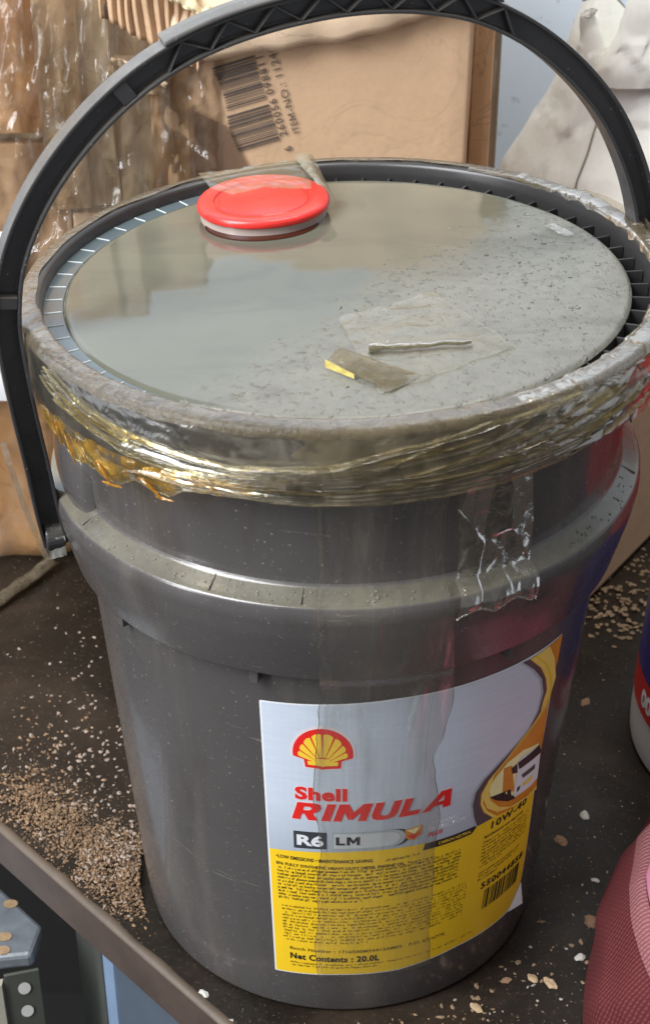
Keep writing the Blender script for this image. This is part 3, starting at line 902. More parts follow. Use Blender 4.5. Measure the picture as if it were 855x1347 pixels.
# ================================================================ TAPE round the rim and on the lid
tape = thing('packing_tape', 'clear yellowed packing tape wrapped in wrinkled layers round the grey pail rim', 'tape', (0, 0, 0))
LOW = [(-180, 357), (-165, 358), (-151.5, 358), (-142, 356.5), (-130, 357), (-119.5, 357), (-109, 358.7), (-95.4, 357.2), (-81.5, 357.6), (-67.1, 357.5), (-53.3, 358.6), (-43, 360), (-32.2, 361), (0, 360), (60, 358), (120, 358), (180, 357)]
def low(dg): return float(np.interp(dg, [a for a, b_ in LOW], [b_ for a, b_ in LOW]))/1000
def wrapdeg(t):
    d = math.degrees(t) % 360
    return d-360 if d > 180 else d
def mess(dg):
    """how crumpled: little on the left, strong on the right"""
    return float(np.interp(dg, [-180, -150, -110, -80, -55, -20, 40, 80, 120, 180], [.3, .35, .45, .8, 1.0, 1.5, 1.4, .5, .25, .3]))
def lfac(dg): return float(np.interp(dg, [-180, -92, -70, 180], [.35, .45, 1, 1]))
def side(u, v):
    t = 2*PI*u; dg = wrapdeg(t)
    zt = .3925; zb = low(dg)
    z = zt+(zb-zt)*v
    r = .1579+.0008*math.sin(PI*v)
    if v > .93: r -= .003*((v-.93)/.07)
    x, y = r*math.cos(t), r*math.sin(t)
    a = mess(dg)*lfac(dg)
    f = .0010*a*crumple(x*.6, y*.6, z*1.8, 70)+.0011*a*(ridge(x*.55+z*.3, y*.55, z*2.4, 60)-.55)
    return D(r+max(-.0006, f)+.0003, t, z)
grid('tape_wrap', side, 1000, 34, M['tape'], tape, closed=True)
def side2(u, v):
    t = R(-100+14*v+5*nz(v*4, 0, 0)+(135-14*v)*u); dg = math.degrees(t)
    z = .3935-.030*v+.003*math.sin(u*9)
    x, y = .159*math.cos(t), .159*math.sin(t)
    f = .0016*(ridge(x*.6+z*.6, y*.6, z*2.2, 55, 4)-.4)+.0012*crumple(x, y, z*1.3, 85)
    e = min(1, u/.25)
    return D(.1592+max(0, f)*e, t, z)
grid('tape_layer', side2, 420, 26, M['tape_messy'], tape)
# dusty tape folded over the top of the rim
RP = catmull([(.1425, .3890), (.1455, .3900), (.1474, .3925), (.1484, .3944), (.1510, .3948), (.1545, .3944), (.1569, .3936), (.1583, .3915), (.1585, .3892)], 4)
def rimt(t0, t1, amp, inner, outer):
    def f(u, v):
        t = R(t0+(t1-t0)*u); dg = wrapdeg(t)
        a = amp*mess(dg)
        x, y = math.cos(t)*.15, math.sin(t)*.15
        vv = inner(dg, u)+(outer(dg, u)-inner(dg, u))*v
        k = min(max(vv, 0), .999)*(len(RP)-1); i = int(k)
        p = RP[i].lerp(RP[min(i+1, len(RP)-1)], k-i)
        # wrinkles run across the rim
        w = .55*.0007*a*(ridge(t*.15, p.y*.5, p.x*.4, 60 if a < 1 else 48, 3)-.4)+.0009*a*crumple(x, y, p.x*.3+p.y*.5, 62)
        n = Vector((p.x-.1515, p.y-.387)).normalized()
        return D(p.x+n.x*max(0, w)+.0002*n.x, t, p.y+n.y*max(0, w)+.0002)
    return f
def inn(dg, u):
    k = float(np.interp(dg, [-180, -125, -108, -70, -48, -36, 180], [.30, .30, .05, .0, .10, .30, .30]))
    return k+.05*nz(dg*.09, 0, 0)+.05*nz(dg*.4, 4, 0)
outr = lambda dg, u: .93+.10*nz(dg*.12, 9, 0)
grid('rim_tape', rimt(-168, 62, 1.0, inn, outr), 900, 22, M['tape_rim'], tape)
grid('rim_tape', rimt(62, 192, .5, lambda dg, u: .45+.1*nz(dg*.1, 2, 0), outr), 240, 12, M['tape_rim'], tape)
grid('rim_tape', rimt(-62, 50, 1.5, lambda dg, u: .25+.10*nz(dg*.3, 2, 5), lambda dg, u: .98), 560, 20, M['tape_messy'], tape)

def strand(pts, w, amp, mat, name='tape_fold', lift=.0012, seed=0, n=None, w2=None):
    th = [p[0] for p in pts]; zs = [min(p[1], 394)/1000 for p in pts]
    if th[0] > th[-1]: th = th[::-1]; zs = zs[::-1]
    n = n or int((th[-1]-th[0])*2.2)+8
    def f(u, v):
        dg = th[0]+(th[-1]-th[0])*u
        z = float(np.interp(dg, th, zs))
        t = R(dg)
        ww = w*(.6+.8*abs(nz(dg*.11, seed, 0)))*min(1, 8*min(u, 1-u)+.15)
        b_ = math.sin(PI*v)
        z += (v-.5)*ww+.0008*nz(dg*.15, seed, 3)
        x, y = math.cos(t)*.16, math.sin(t)*.16
        rr = .1592+lift*b_+amp*crumple(x+seed, y, z*1.5, 110)
        return D(rr, t, z)
    return grid(name, f, n, 6, mat, tape)
A_ = [(-149.0, 389.6), (-132.8, 381.7), (-121.1, 378.3), (-107.4, 375.1), (-91.9, 378.3), (-81.7, 384.8), (-67.8, 390.9), (-51.7, 392.0)]
B_ = [(-151.4, 382.2), (-140.5, 375.8), (-127.8, 369.0), (-115.6, 367.1), (-102.6, 365.8), (-89.6, 365.7), (-76.9, 368.2), (-59.5, 371.3), (-43.3, 373.0), (-33.0, 375.0)]
LO = [(-124, 361.5), (-109.0, 360.7), (-95.4, 359.4), (-81.5, 359.7), (-67.1, 360.2), (-53.3, 362.8), (-43.0, 366.0), (-32.2, 368.3)]
strand(A_, .0019, .0007, M['tape_gold'], seed=1)
strand([(a, z-1.6) for a, z in A_], .0016, .0005, M['tape_clear'], seed=2, lift=.0022)
strand(B_, .0022, .0008, M['tape_gold'], seed=3)
strand([(a, z+4) for a, z in B_[2:]], .0018, .0006, M['tape_clear'], seed=4, lift=.002)
strand(LO, .0018, .0006, M['tape_gold'], seed=5)
for k in range(9):
    strand([(a+k*1.5, z+.8+1.1*k) for a, z in LO[(k % 3):5+(k % 2)]], .0009, .0004, M['tape_clear' if k % 2 else 'tape'], seed=10+k, lift=.0016)
for k in range(7):
    strand([(-116+k*2, 366+k*1.6), (-104+k*1.5, 366.5+k*1.5), (-88+k, 368+k*1.7)], .0016, .0005, M['tape_clear'], seed=70+k, lift=.0022)
random.seed(11)
for k in range(12):
    a0 = random.uniform(-85, -38); ln = random.uniform(8, 26); z0 = random.uniform(366, 380)
    strand([(a0, z0), (a0+ln, z0+random.uniform(4, 14))], random.uniform(.0006, .0016), .0005, M[random.choice(['tape_gold', 'tape_clear', 'tape_messy'])], seed=20+k, lift=.0015)
for k in range(7):
    a0 = random.uniform(-148, -118); ln = random.uniform(10, 30); z0 = float(np.interp(a0, [-150, -110], [380, 368]))+random.uniform(-4, 4)
    strand([(a0, z0), (a0+ln, z0-random.uniform(3, 8))], random.uniform(.001, .002), .0006, M[random.choice(['tape_gold', 'tape_clear'])], seed=50+k)
# amber loops sagging below the rim on the left
AM = [(-153, 362, 352), (-148, 362, 349), (-142.1, 361, 345.9), (-139, 361, 348.5), (-134, 361, 346.5), (-130.4, 361, 346.5), (-126.6, 361, 352.8), (-122.5, 361, 351), (-119.5, 361, 349.8), (-116.5, 361, 354.7), (-110, 361, 358), (-104, 361, 359.5)]
def amb(u, v):
    dg = -153+49*u
    zt = .366; zb = float(np.interp(dg, [a[0] for a in AM], [a[2] for a in AM]))/1000
    t = R(dg); z = zt+(zb-zt)*v
    x, y = math.cos(t)*.16, math.sin(t)*.16
    r = .1590-.004*v*v+.0014*crumple(x, y, z, 70)+.0016*(ridge(x, y, z*.6, 45)-.5)
    return D(r, t, z)
grid('amber_flap', amb, 240, 26, M['tape_amber'], tape)
# beaded lower edge of the amber flap: thick glue rim
def ambedge(u, v):
    dg = -152+46*u
    zb = float(np.interp(dg, [a[0] for a in AM], [a[2] for a in AM]))/1000
    a = 2*PI*v; rr = .0001+.0012*max(0, nz(dg*.35, 1, 1))
    return D(.1555+rr*math.cos(a), R(dg), zb+.0006+rr*math.sin(a))
grid('amber_edge', ambedge, 200, 8, M['tape_gold'], tape)

M['glue'] = simple('amber_glue', (.75, .36, .03), .06, .4, 200, trans=.8)
for dga, za, dgb, zb_, w_ in ((-124.5, .358, -119.6, .3505, .0011), (-121.0, .3515, -117.5, .3515, .0010), (-134.5, .357, -130.8, .3475, .0010), (-133.0, .3480, -128.2, .3495, .0009), (-143.5, .3600, -140.5, .348, .0008), (-111, .362, -108.5, .3592, .0006), (-147, .364, -144.8, .352, .0006)):
    def drop(u, v, dga=dga, za=za, dgb=dgb, zb_=zb_, w_=w_):
        dg = dga+(dgb-dga)*u; z = za+(zb_-za)*(u**1.6); a = 2*PI*v
        r_ = .62*w_*(.25+math.sin(PI*min(1, u*.9+.05)))*(1+.3*nz(dg, v, 0))
        return D(.1592+r_*math.cos(a), R(dg), z+r_*math.sin(a))
    grid('glue_drop', drop, 20, 10, M['glue'], tape)

# the long strip down the front, over the label
strip_t = thing('tape_strip', 'long dull tape strip running down the pail front across the label', 'tape')
SP = [(.1440, .360), (.1425, .34), (.1416, .312), (.1424, .3068), (.1508, .3018), (.1526, .297), (.1526, .292), (.1510, .2815), (.1446, .256), (.1400, .248), (.1372, .240)]
SPz = [p[1] for p in SP][::-1]; SPr = [p[0] for p in SP][::-1]
def strip_r(z):
    if z >= .240: return float(np.interp(z, SPz, SPr))
    return body_r(z)+.0015+.0006*max(0, (z-.2)/.04)
zlist = list(np.linspace(.360, .31, 24))+list(np.linspace(.3085, .29, 24))+list(np.linspace(.288, .24, 26))+list(np.linspace(.237, .034, 90))
def stripf(u, v):
    k = min(v*(len(zlist)-1), len(zlist)-1.001); i = int(k); z = zlist[i]+(zlist[i+1]-zlist[i])*(k-i)
    l = float(np.interp(z, [.03, .14, .20, .25, .36], [-95.4, -94.8, -95.4, -93.6, -94.2]))+1.3*nz(z*26, 0, 0)+.5*nz(z*110, 0, 0)
    r_ = float(np.interp(z, [.03, .10, .145, .19, .24, .30, .36], [-66.6, -67.5, -67.2, -69.8, -67.8, -71.5, -71.5]))+1.8*nz(z*20, 5, 0)+.6*nz(z*90, 5, 0)
    t = R(l+(r_-l)*u)
    rr = strip_r(z)+.0003*nz(u*3, z*20, 0)+.0022*max(0, ridge(t*.13, z*.10, 0, 42, 3)-.66)*(1.5 if z > .2 else 1)
    return D(rr, t, z)
grid('tape_film', stripf, 90, len(zlist)-1, M['tape_strip'], strip_t)
# bright cut edges and creases of the strip
def vline(name, fdeg, z0, z1, w, mat, par, lift=.0006):
    def f(u, v):
        z = z0+(z1-z0)*u; dg = fdeg(z)
        return D(strip_r(z)+lift, R(dg)+(v-.5)*w/.13, z)
    grid(name, f, 90, 1, mat, par)
vline('strip_edge', lambda z: float(np.interp(z, [.03, .14, .20, .25, .36], [-95.4, -94.8, -95.4, -93.6, -94.2]))+1.3*nz(z*26, 0, 0)+.5*nz(z*110, 0, 0), .034, .355, .0004, M['tape_rim'], strip_t)
vline('strip_edge', lambda z: float(np.interp(z, [.03, .10, .145, .19, .24, .30, .36], [-66.6, -67.5, -67.2, -69.8, -67.8, -71.5, -71.5]))+1.8*nz(z*20, 5, 0)+.6*nz(z*90, 5, 0), .034, .355, .0004, M['tape_rim'], strip_t)
for d0_, z0_, z1_ in ((-88, .235, .15), (-86, .22, .14), (-76, .24, .17), (-72, .235, .12), (-80, .355, .31), (-90, .35, .31)):
    vline('crease', lambda z, d0_=d0_: d0_+3*nz(z*18, d0_, 0), z0_, z1_, .0007, M['tape_strip'], strip_t, .0010)

# crumpled clear flap hanging onto the flange
def flap(u, v):
    dg = -71+14.5*u+1.5*math.sin(v*3)
    zb = .2905+.0035*abs(math.sin(u*PI*2.1))
    z = .360+(zb-.360)*v
    t = R(dg)
    base = max(strip_r(z), .1440)+.0018
    x, y = math.cos(t)*.15, math.sin(t)*.15
    r = base+.0026*abs(crumple(x, y, z*.6, 48))+.0040*v*(ridge(x*.8, y*.8, z*.5, 38, 3)-.4)
    return D(r, t, z)
flp = grid('crumpled_flap', flap, 90, 80, M['tape_clear'], tape)
def flapedge(u, v):
    p = flap(u, 1); a = 2*PI*v
    return p+Vector((0, -.0003*math.cos(a), .0006*math.sin(a)))
grid('flap_edge', flapedge, 90, 6, M['tape_clear'], flp)

# tape over the red cap
ct = thing('tape_piece', 'cloudy tape piece stuck over the back of the red cap', 'tape')
bk = [(-.0815, .110), (-.055, .120), (-.036, .130), (-.020, .1385)]
ft = [(-.0725, .0880), (-.060, .0795), (-.045, .0905), (-.019, .0885)]
rt = [(-.0195, .138), (-.0065, .0825)]
def capt(u, v):
    def ev(P, u):
        k = min(u*(len(P)-1), len(P)-1.001); i = int(k)
        return Vector(P[i]).lerp(Vector(P[i+1]), k-i)
    p = ev(bk, u).lerp(ev(ft, u), v)
    z = .4046-.0008*v+.0007*crumple(p.x, p.y, 0, 45)+.0010*(ridge(p.x, p.y, .3, 40)-.5)
    dx = p-cap_c
    return Vector((p.x, p.y, z))
grid('tape_film', capt, 70, 40, mat_tape('cloudy_tape', .40, hazec=((.12, .125, .075), (.22, .22, .145)), gloss=.14, hscale=50, thr=(.3, .65), base_haze=.20, gw=.15, bstr=.2), ct)
def capt2(u, v):
    a = Vector((-.030, .1345)).lerp(Vector((-.0195, .1385)), u); b_ = Vector((-.0155, .0885)).lerp(Vector((-.0060, .0815)), u)
    p = a.lerp(b_, v)
    z = .4058+.0016*math.sin(PI*u)-.006*u*u*v+.0008*crumple(p.x, p.y, 0, 90)
    return Vector((p.x, p.y, z))
grid('folded_edge', capt2, 14, 40, mat_tape('cloudy_tape_fold', .62, hazec=((.15, .155, .10), (.27, .27, .19)), gloss=.16, hscale=50, thr=(.3, .6), base_haze=.45, gw=.2, bstr=.2), ct)

# loose tape on the lid
lt = thing('crumpled_tape', 'dusty sheet of crumpled tape with a rolled edge, lying on the lid front', 'tape')
def flat(u, v):
    u = u+.05*nz(v*5, u*2, 1); v = v+.05*nz(u*5, v*2, 7)
    P = Vector((-.002, -.044)).lerp(Vector((.040, -.017)), u).lerp(Vector((.016, -.118)).lerp(Vector((.076, -.076)), u), v)
    z = .3892+.0022*max(0, ridge(P.x*.6, P.y, 0, 26, 3)-.5)+.0005*nz(P.x, P.y, 0, 50)
    return D(P.length, math.atan2(P.y, P.x), z)
grid('tape_film', flat, 80, 80, mat_tape('dusty_film', .32, gw=.15, hazec=((.10, .097, .075), (.18, .17, .13)), gloss=.3, hscale=70, thr=(.45, .75), base_haze=.06, bstr=.5), lt)
def roll(u, v):
    P = Vector((.0115, -.0775)).lerp(Vector((.056, -.0735)), u)
    a = 2*PI*v
    r = .0022*(1-.55*u)*(1+.6*nz(u*7, v*2, 0)); P = P+Vector((0, .0018*nz(u*5, 0, 3)))
    return D(P.length, math.atan2(P.y, P.x), .3910+r*math.sin(a)*.8)+Vector((0, r*math.cos(a), 0))
grid('rolled_edge', roll, 40, 12, mat_tape('rolled_tan_tape', .9, hazec=((.10, .09, .045), (.20, .18, .11)), gloss=.12, base_haze=.6), lt)
ct2 = thing('tape_curl', 'small golden curl of folded tape at the front edge of the lid', 'tape')
def curl(u, v):
    P = Vector((-.0065, -.0915)).lerp(Vector((.003, -.083)), v).lerp(Vector((.020, -.1165)).lerp(Vector((.034, -.1010)), v), u)
    z = .3894+.0062*(1-u)*math.sin(PI*(.15+.7*v))+.0006*nz(u*5, v*5, 0)
    return D(P.length, math.atan2(P.y, P.x), z)
grid('folded_tape', curl, 30, 16, mat_tape('tan_curl', .8, hazec=((.13, .105, .06), (.23, .19, .12)), gloss=.1, base_haze=.5), ct2)
def yl(u, v):
    P = Vector((-.0080, -.0925)).lerp(Vector((.0050, -.1035)), u)
    return D(P.length, math.atan2(P.y, P.x), .3896+.0034*v*(1-.5*u))+Vector((0, -.001+.0012*v, 0))
grid('gold_light_edge', yl, 10, 3, simple('gold_light_through_tape', (.42, .34, .10), .15, .7, 300), ct2)  # light shining through the tape, put into the gold colour
# the torn bit on the lid right-back
def bit(u, v):
    P = Vector((.110, .060)).lerp(Vector((.119, .044)), u)+Vector((-.005*v, -.003*v))
    return D(P.length, math.atan2(P.y, P.x), .3896+.0008*crumple(P.x, P.y, 0, 200))
tb = grid('tape_scrap', bit, 14, 8, mat_tape('dull_scrap', .5, gw=.3, hazec=((.20, .18, .09), (.26, .25, .18)), gloss=.3, base_haze=.15)); tag(tb, 'small yellowish tape scrap at the back right edge of the lid plate', 'tape')

# grit on the dry side of the lid
def crumbs(name, spots, mat, label=None, cat=None, fn=None, parent=None, flat_=.6):
    V = []; F = []
    base = [Vector(p) for p in ((1, 0, 0), (0, 1, 0), (-1, 0, 0), (0, -1, 0), (0, 0, 1), (.7, .7, .5), (-.7, .6, .5), (-.6, -.7, .55), (.7, -.6, .5))]
    tri = [(0, 5, 8), (5, 4, 8), (5, 1, 6), (5, 6, 4), (6, 2, 7), (6, 7, 4), (7, 3, 8), (7, 8, 4), (0, 1, 5), (1, 2, 6), (2, 3, 7), (3, 0, 8)]
    for x, y, z, s in spots:
        k = len(V); a = random.uniform(0, 6.3); ca, sa = math.cos(a), math.sin(a); e = random.uniform(.6, 1.5)
        for p in base:
            q = Vector((p.x*e, p.y/e, p.z*flat_*random.uniform(.7, 1.3)))*s*random.uniform(.75, 1.25)
            V.append((x+q.x*ca-q.y*sa, y+q.x*sa+q.y*ca, z+q.z))
        F += [(k+a_, k+b_, k+c_) for a_, b_, c_ in tri]
    o = mesh(name, V, F, mat, parent)
    tag(o, label, cat, kind='stuff')
    return o
random.seed(5)
sp_ = []
for k in range(260):
    x = random.gauss(.055, .045); y = random.gauss(-.03, .05)
    if math.hypot(x, y) > .131 or .78*x-.62*y < .0: continue
    p = D(math.hypot(x, y), math.atan2(y, x), .3884)
    sp_.append((p.x, p.y, p.z-.0001, random.choice((.00035, .0005, .0007, .0010))*random.uniform(.7, 1.1)))
crumbs('lid_grit', [s for i, s in enumerate(sp_) if i % 5], simple('dust_blobs', (.13, .127, .107), .3), 'grey dust-coated grit on the dry right side of the lid', 'grit', flat_=.8)
crumbs('lid_specks', [s for i, s in enumerate(sp_) if not i % 5], M['grit'], 'dark specks scattered on the dry right side of the lid', 'grit')
random.seed(8)
sp2 = []
for k in range(160):
    dg = random.uniform(-150, -20); z = None
    t = R(dg); r = random.uniform(.1425, .1495); zz = .3045-(r-.1412)*.55
    p = D(r, t, zz); sp2.append((p.x, p.y, p.z, random.uniform(.0003, .0009)))
crumbs('flange_specks', sp2, simple('pale_specks', (.19, .175, .14), .7, .4), 'pale specks of dirt on the flange of the grey pail', 'dirt')

# ================================================================ BACKGROUND
def fbox(name, x0, x1, y0, y1, z0, z1, mat, parent=None, amp=.002, s=12, rot=0, bevel=.004, tilt=0, n=14):
    """a box with soft dents"""
    bm = bmesh.new()
    bmesh.ops.create_cube(bm, size=1)
    bmesh.ops.subdivide_edges(bm, edges=bm.edges, cuts=n, use_grid_fill=True)
    cx, cy, cz = (x0+x1)/2, (y0+y1)/2, (z0+z1)/2
    for v in bm.verts:
        p = Vector((v.co.x*(x1-x0), v.co.y*(y1-y0), v.co.z*(z1-z0)))
        p = Matrix.Rotation(rot, 3, 'Z')@Matrix.Rotation(tilt, 3, 'Y')@p
        p += Vector((cx, cy, cz))
        q = Vector((noise.noise(p*s), noise.noise(p*s+Vector((9, 0, 0))), noise.noise(p*s+Vector((0, 9, 0)))))
        v.co = p+q*amp*2
    o = from_bm(name, bm, mat, parent, True)
    if bevel: mods(o, bevel, angle=60)
    return o
def sheet(name, fn, nu, nv, mat, parent=None, thick=None):
    o = grid(name, fn, nu, nv, mat, parent)
    if thick: mods(o, solid=thick)
    return o

# barcode carton
bc = thing('cardboard_carton', 'brown cardboard carton printed with a sideways barcode behind the pail', 'carton', (-.02, .43, 0))
cbx = fbox('carton_body', -.135, .0825, .332, .53, .0, .50, M['card'], bc, .0006, 9, n=12)
def bface(x, y, off):
    """print frame on the carton front: x reads upwards, y points left"""
    O = Vector((-38, 349)); d = Vector((-17, 56)).normalized(); up = Vector((-d.y, d.x))
    P = O+d*x+up*y
    return Vector((P.x/1000, .332-.0018-off/1000, P.y/1000))
random.seed(21)
V = []; F = []
x = 4.0
while x < 64:
    w = random.choice((.45, .6, 1.0, 1.7)); g = random.choice((.5, .7, 1.1))
    if 31 < x < 33.5: x += 2.2
    l0 = 36+2*math.sin(x*.1)
    q = [bface(x, 7.0, .1), bface(x+w, 7.0, .1), bface(x+w, l0, .1), bface(x, l0, .1)]
    k = len(V); V += q; F.append((k, k+1, k+2, k+3)); x += w+g
tag(mesh('barcode', V, F, M['print'], bc), kind='stuff')
for s_, x0_, x1_ in (('6', -5.0, -1.6), ('260056', 6.0, 32.5), ('098811', 36.0, 62.0)):
    text('print_lettering', s_, x0_, x1_, 1.0, 6.2, .12, M['print'], bc, fn=bface, bold=.01, spacing=1.25)
text('print_lettering', 'ITE', 5.5, 13.6, -8.0, -3.2, .12, M['print'], bc, fn=bface, spacing=1.1)
poly('print_letter', [(14.8, -8.0), (14.8, -3.2), (15.6, -3.2), (17.2, -6.0), (18.8, -3.2), (19.6, -3.2), (19.6, -8.0), (18.9, -8.0), (18.9, -4.7), (17.4, -7.2), (17.0, -7.2), (15.5, -4.7), (15.5, -8.0)], .12, M['print'], bc, fn=bface)
text('print_lettering', '-NO.: 11246', 20.8, 66.0, -8.2, -3.1, .12, M['print'], bc, fn=bface, spacing=1.1)
# torn flap folded over the top
def tf(u, v):
    x = -.115+.200*u
    zl = float(np.interp(x, [-.115, -.08, -.047, 0, .045, .085], [.402, .4105, .415, .4215, .4345, .448]))
    z = zl+.13*v
    return Vector((x, .322-.006*math.sin(PI*min(1, v*3))-.004*nz(x, z, 0, 30)+.03*v*v, z+.002*nz(x, 0, 0, 60)*(1-v)))
sheet('torn_flap', tf, 60, 24, M['card_l'], bc, .003)
def crp(u, v):
    x = -.125+.055*u; z = .334+.040*v
    return Vector((x, .326+.003*nz(x, z, 0, 50), z-.02*u*(1-v)))
sheet('grey_tape_patch', lambda u, v: Vector((-.108+.052*u*(1-.5*v), .3285, .318+.055*v-.012*u)), 10, 10, mat_tape('brownish_tape', .5, hazec=((.22, .16, .12), (.30, .23, .18)), hscale=20, tint=(.75, .68, .62), base_haze=.35, bstr=.2), bc)
# cardboard board wrapped in film, right of the carton, and the olive post
br = fbox('wrapped_board', .0835, .0985, .350, .372, 0, .52, M['card_o'], None, .0006, 20, n=8)
tag(br, 'narrow brown board in clear film standing right of the barcode carton', 'board')
sheet('film', lambda u, v: Vector((.0855+.0145*u, .3455-.0014*ridge(u*.2, v*.5, 0, 20), .5*v)), 12, 90, M['film'], br)
ps = fbox('wooden_post', .096, .1075, .392, .41, 0, .60, M['wood'], None, .0004, 12, n=6); tag(ps, 'dull olive wooden post between the brown board and the pale wall', 'post')

# left: taped carton of many pieces
lc = thing('taped_carton', 'battered light brown carton wrapped in shiny tape at back left', 'carton', (-.22, .45, .14))
fbox('carton_body', -.46, -.118, .352, .60, .150, .56, M['card_g'], lc, .002, 9)
fbox('cardboard_panel', -.33, -.206, .340, .352, .352, .56, M['card_o'], lc, .002, 14, rot=R(-3))
fbox('cardboard_panel', -.2085, -.180, .333, .349, .300, .56, M['card_l'], lc, .0012, 14, rot=R(4))
fbox('cardboard_panel', -.183, -.158, .338, .350, .300, .56, M['card_g'], lc, .002, 14, rot=R(-8))
fbox('cardboard_panel', -.31, -.196, .339, .350, .150, .345, M['card'], lc, .002, 14, rot=R(2))
fbox('cardboard_panel', -.194, -.150, .336, .350, .150, .296, M['card_l'], lc, .002, 14, rot=R(-3))
fbox('cardboard_panel', -.160, -.102, .339, .352, .150, .400, M['card_g'], lc, .003, 16, rot=R(3))
def film1(u, v):
    x = -.30+.212*u; z = .150+.32*v
    rg = -.088-.008*nz(z*20, 0, 0)-(.012 if z < .33 else 0)*0
    x = -.30+(rg+.30)*u
    f = .009*(ridge(x*1.2, z*.5, 0, 18, 4)-.3)+.010*abs(crumple(x, z*.7, 0, 18))
    return Vector((x, .3315-f, z))
sheet('tape_film', film1, 170, 190, M['film'], lc)
def film2(u, v):
    x = -.245+.08*u; z = .30+.16*v
    return Vector((x+.02*v, .3235-.006*(ridge(x, z*.4, 2, 24, 3)), z))
sheet('tape_film', film2, 70, 80, M['film'], lc)
for bx, bz0, bz1, bw, ty_ in ((-.196, .30, .46, .020, .322), (-.158, .33, .46, .016, .320), (-.128, .30, .42, .022, .321), (-.225, .34, .46, .024, .324), (-.150, .19, .33, .030, .323)):
    def tbnd(u, v, bx=bx, bz0=bz0, bz1=bz1, bw=bw, ty_=ty_):
        z = bz0+(bz1-bz0)*v; x = bx+bw*(u-.5)+.004*nz(v*3, bx*50, 0)
        return Vector((x, ty_-.005*abs(crumple(x, z*.35, 0, 45))-.004*ridge(x, z*.3, 1, 40, 2), z))
    grid('tape_band', tbnd, 30, 70, M['tape_clear'], lc)
for fx, fz, w_, h_, rz in ((-.140, .395, .040, .018, -.4),):
    def frag(u, v, fx=fx, fz=fz, w_=w_, h_=h_, rz=rz):
        a, b_ = (u-.5)*w_, (v-.5)*h_*(1+.5*nz(u*4, fx*40, 0))
        return Vector((fx+a*math.cos(rz)-b_*math.sin(rz), .328-.010*v-.004*nz(u*3, v*3, fx*30), fz+a*math.sin(rz)+b_*math.cos(rz)))
    mods(grid('torn_scrap', frag, 16, 10, M['card_l'], lc), solid=.0015)
# pleated corrugated edge
def pleat(u, v):
    x = -.160+.062*u
    zb = .436-.034*u
    z = zb+(.045+.008*nz(u*12, 0, 1))*v
    tri = abs(((u*10) % 1)-.5)*2
    return Vector((x+.003*nz(z*30, u*4, 0), .318-.0045*tri+.004*v+.002*nz(u*5, v*3, 0), z))
sheet('pleated_cardboard', pleat, 120, 14, M['card'], lc, .0012)
def torn(u, v):
    x = -.150+.062*u; zb = .470-.034*u
    return Vector((x, .316-.010*v+.003*nz(u*9, v*2, 0), zb+.006*nz(u*14, v*4, 3)+.004*math.sin(v*3)))
sheet('torn_edge', torn, 60, 6, M['torn'], lc, .002)
pl = fbox('shipping_label', -.300, -.2365, .3235, .3243, .151, .286, M['paper'], lc, .0006, 10, n=6)
text('print_lettering', 'ic', -249, -240, 252, 261, .5, M['ink'], pl, fn=lambda x, z, o: Vector((x/1000, .3215, z/1000)), bold=.03)
# lower package
lp = thing('wrapped_package', 'orange-brown package in glossy clear film below the taped carton', 'package', (-.3, .45, 0))
def pk(u, v):
    # rounded front-right corner, walls wrinkled; v up
    L = .30; t = u
    if t < .62: x = -.50+.275*t/.62; y = .352-.012*math.sin(t*3); 
    elif t < .78:
        a = (t-.62)/.16*PI/2; x = -.225+.020*math.sin(a); y = .345+.020*(1-math.cos(a))
    else: x = -.205; y = .365+.2*(t-.78)/.22
    zz = .148*v; e = max(0, 1-min(v, 1-v)/.14)
    cx, cy = -.34, .47
    k = 1-.05*e*e
    w = .004*(ridge(x, y, zz*.35, 26, 3)-.4)
    return Vector((cx+(x-cx)*k+0*w, cy+(y-cy)*k-w, zz))
grid('package_body', pk, 150, 40, M['card_o'], lp)
grid('package_top', lambda u, v: Vector((-.50+.29*u, .362+.2*v, .147)), 4, 4, M['card'], lp)
def pkf(u, v):
    p = pk(u, v); f = .003+.007*max(0, crumple(p.x, p.y, p.z*.5, 30))
    return p+Vector((f*.5, -f, 0))
grid('clear_film', pkf, 150, 40, mat_tape('glossy_wrap', .3, hazec=((.55, .48, .4), (.7, .64, .56)), gloss=.05, hscale=22, bscale=40, bstr=.5, base_haze=.04, thr=(.5, .75), stretch=(1, 1, .5)), lp)
# curled tape strip on the table
def tst(u, v):
    P = Vector((-.275, .258)).lerp(Vector((-.232, .325)), u)
    n = Vector((.84, -.54))
    return Vector((P.x+n.x*(v-.5)*.013, P.y+n.y*(v-.5)*.013, .004+.004*math.sin(v*PI)+.002*nz(u*6, v, 0)+.003*u))
ts = grid('tape_remnant', tst, 30, 8, M['tape_rim']); mods(ts, solid=.0006); tag(ts, 'flat strip of dirty tan tape lying on the table, left of the pail', 'tape')
def tst2(u, v):
    P = Vector((-.232, .323, .006)).lerp(Vector((-.262, .338, .11)), u)
    return P+Vector((.006*(v-.5), -.006*u*(1-u)*4-.003*v, 0))
tv = grid('tape_tail', tst2, 20, 4, M['tape_messy']); tag(tv, 'thin twisted tape tail hanging from the film wrapped package', 'tape')

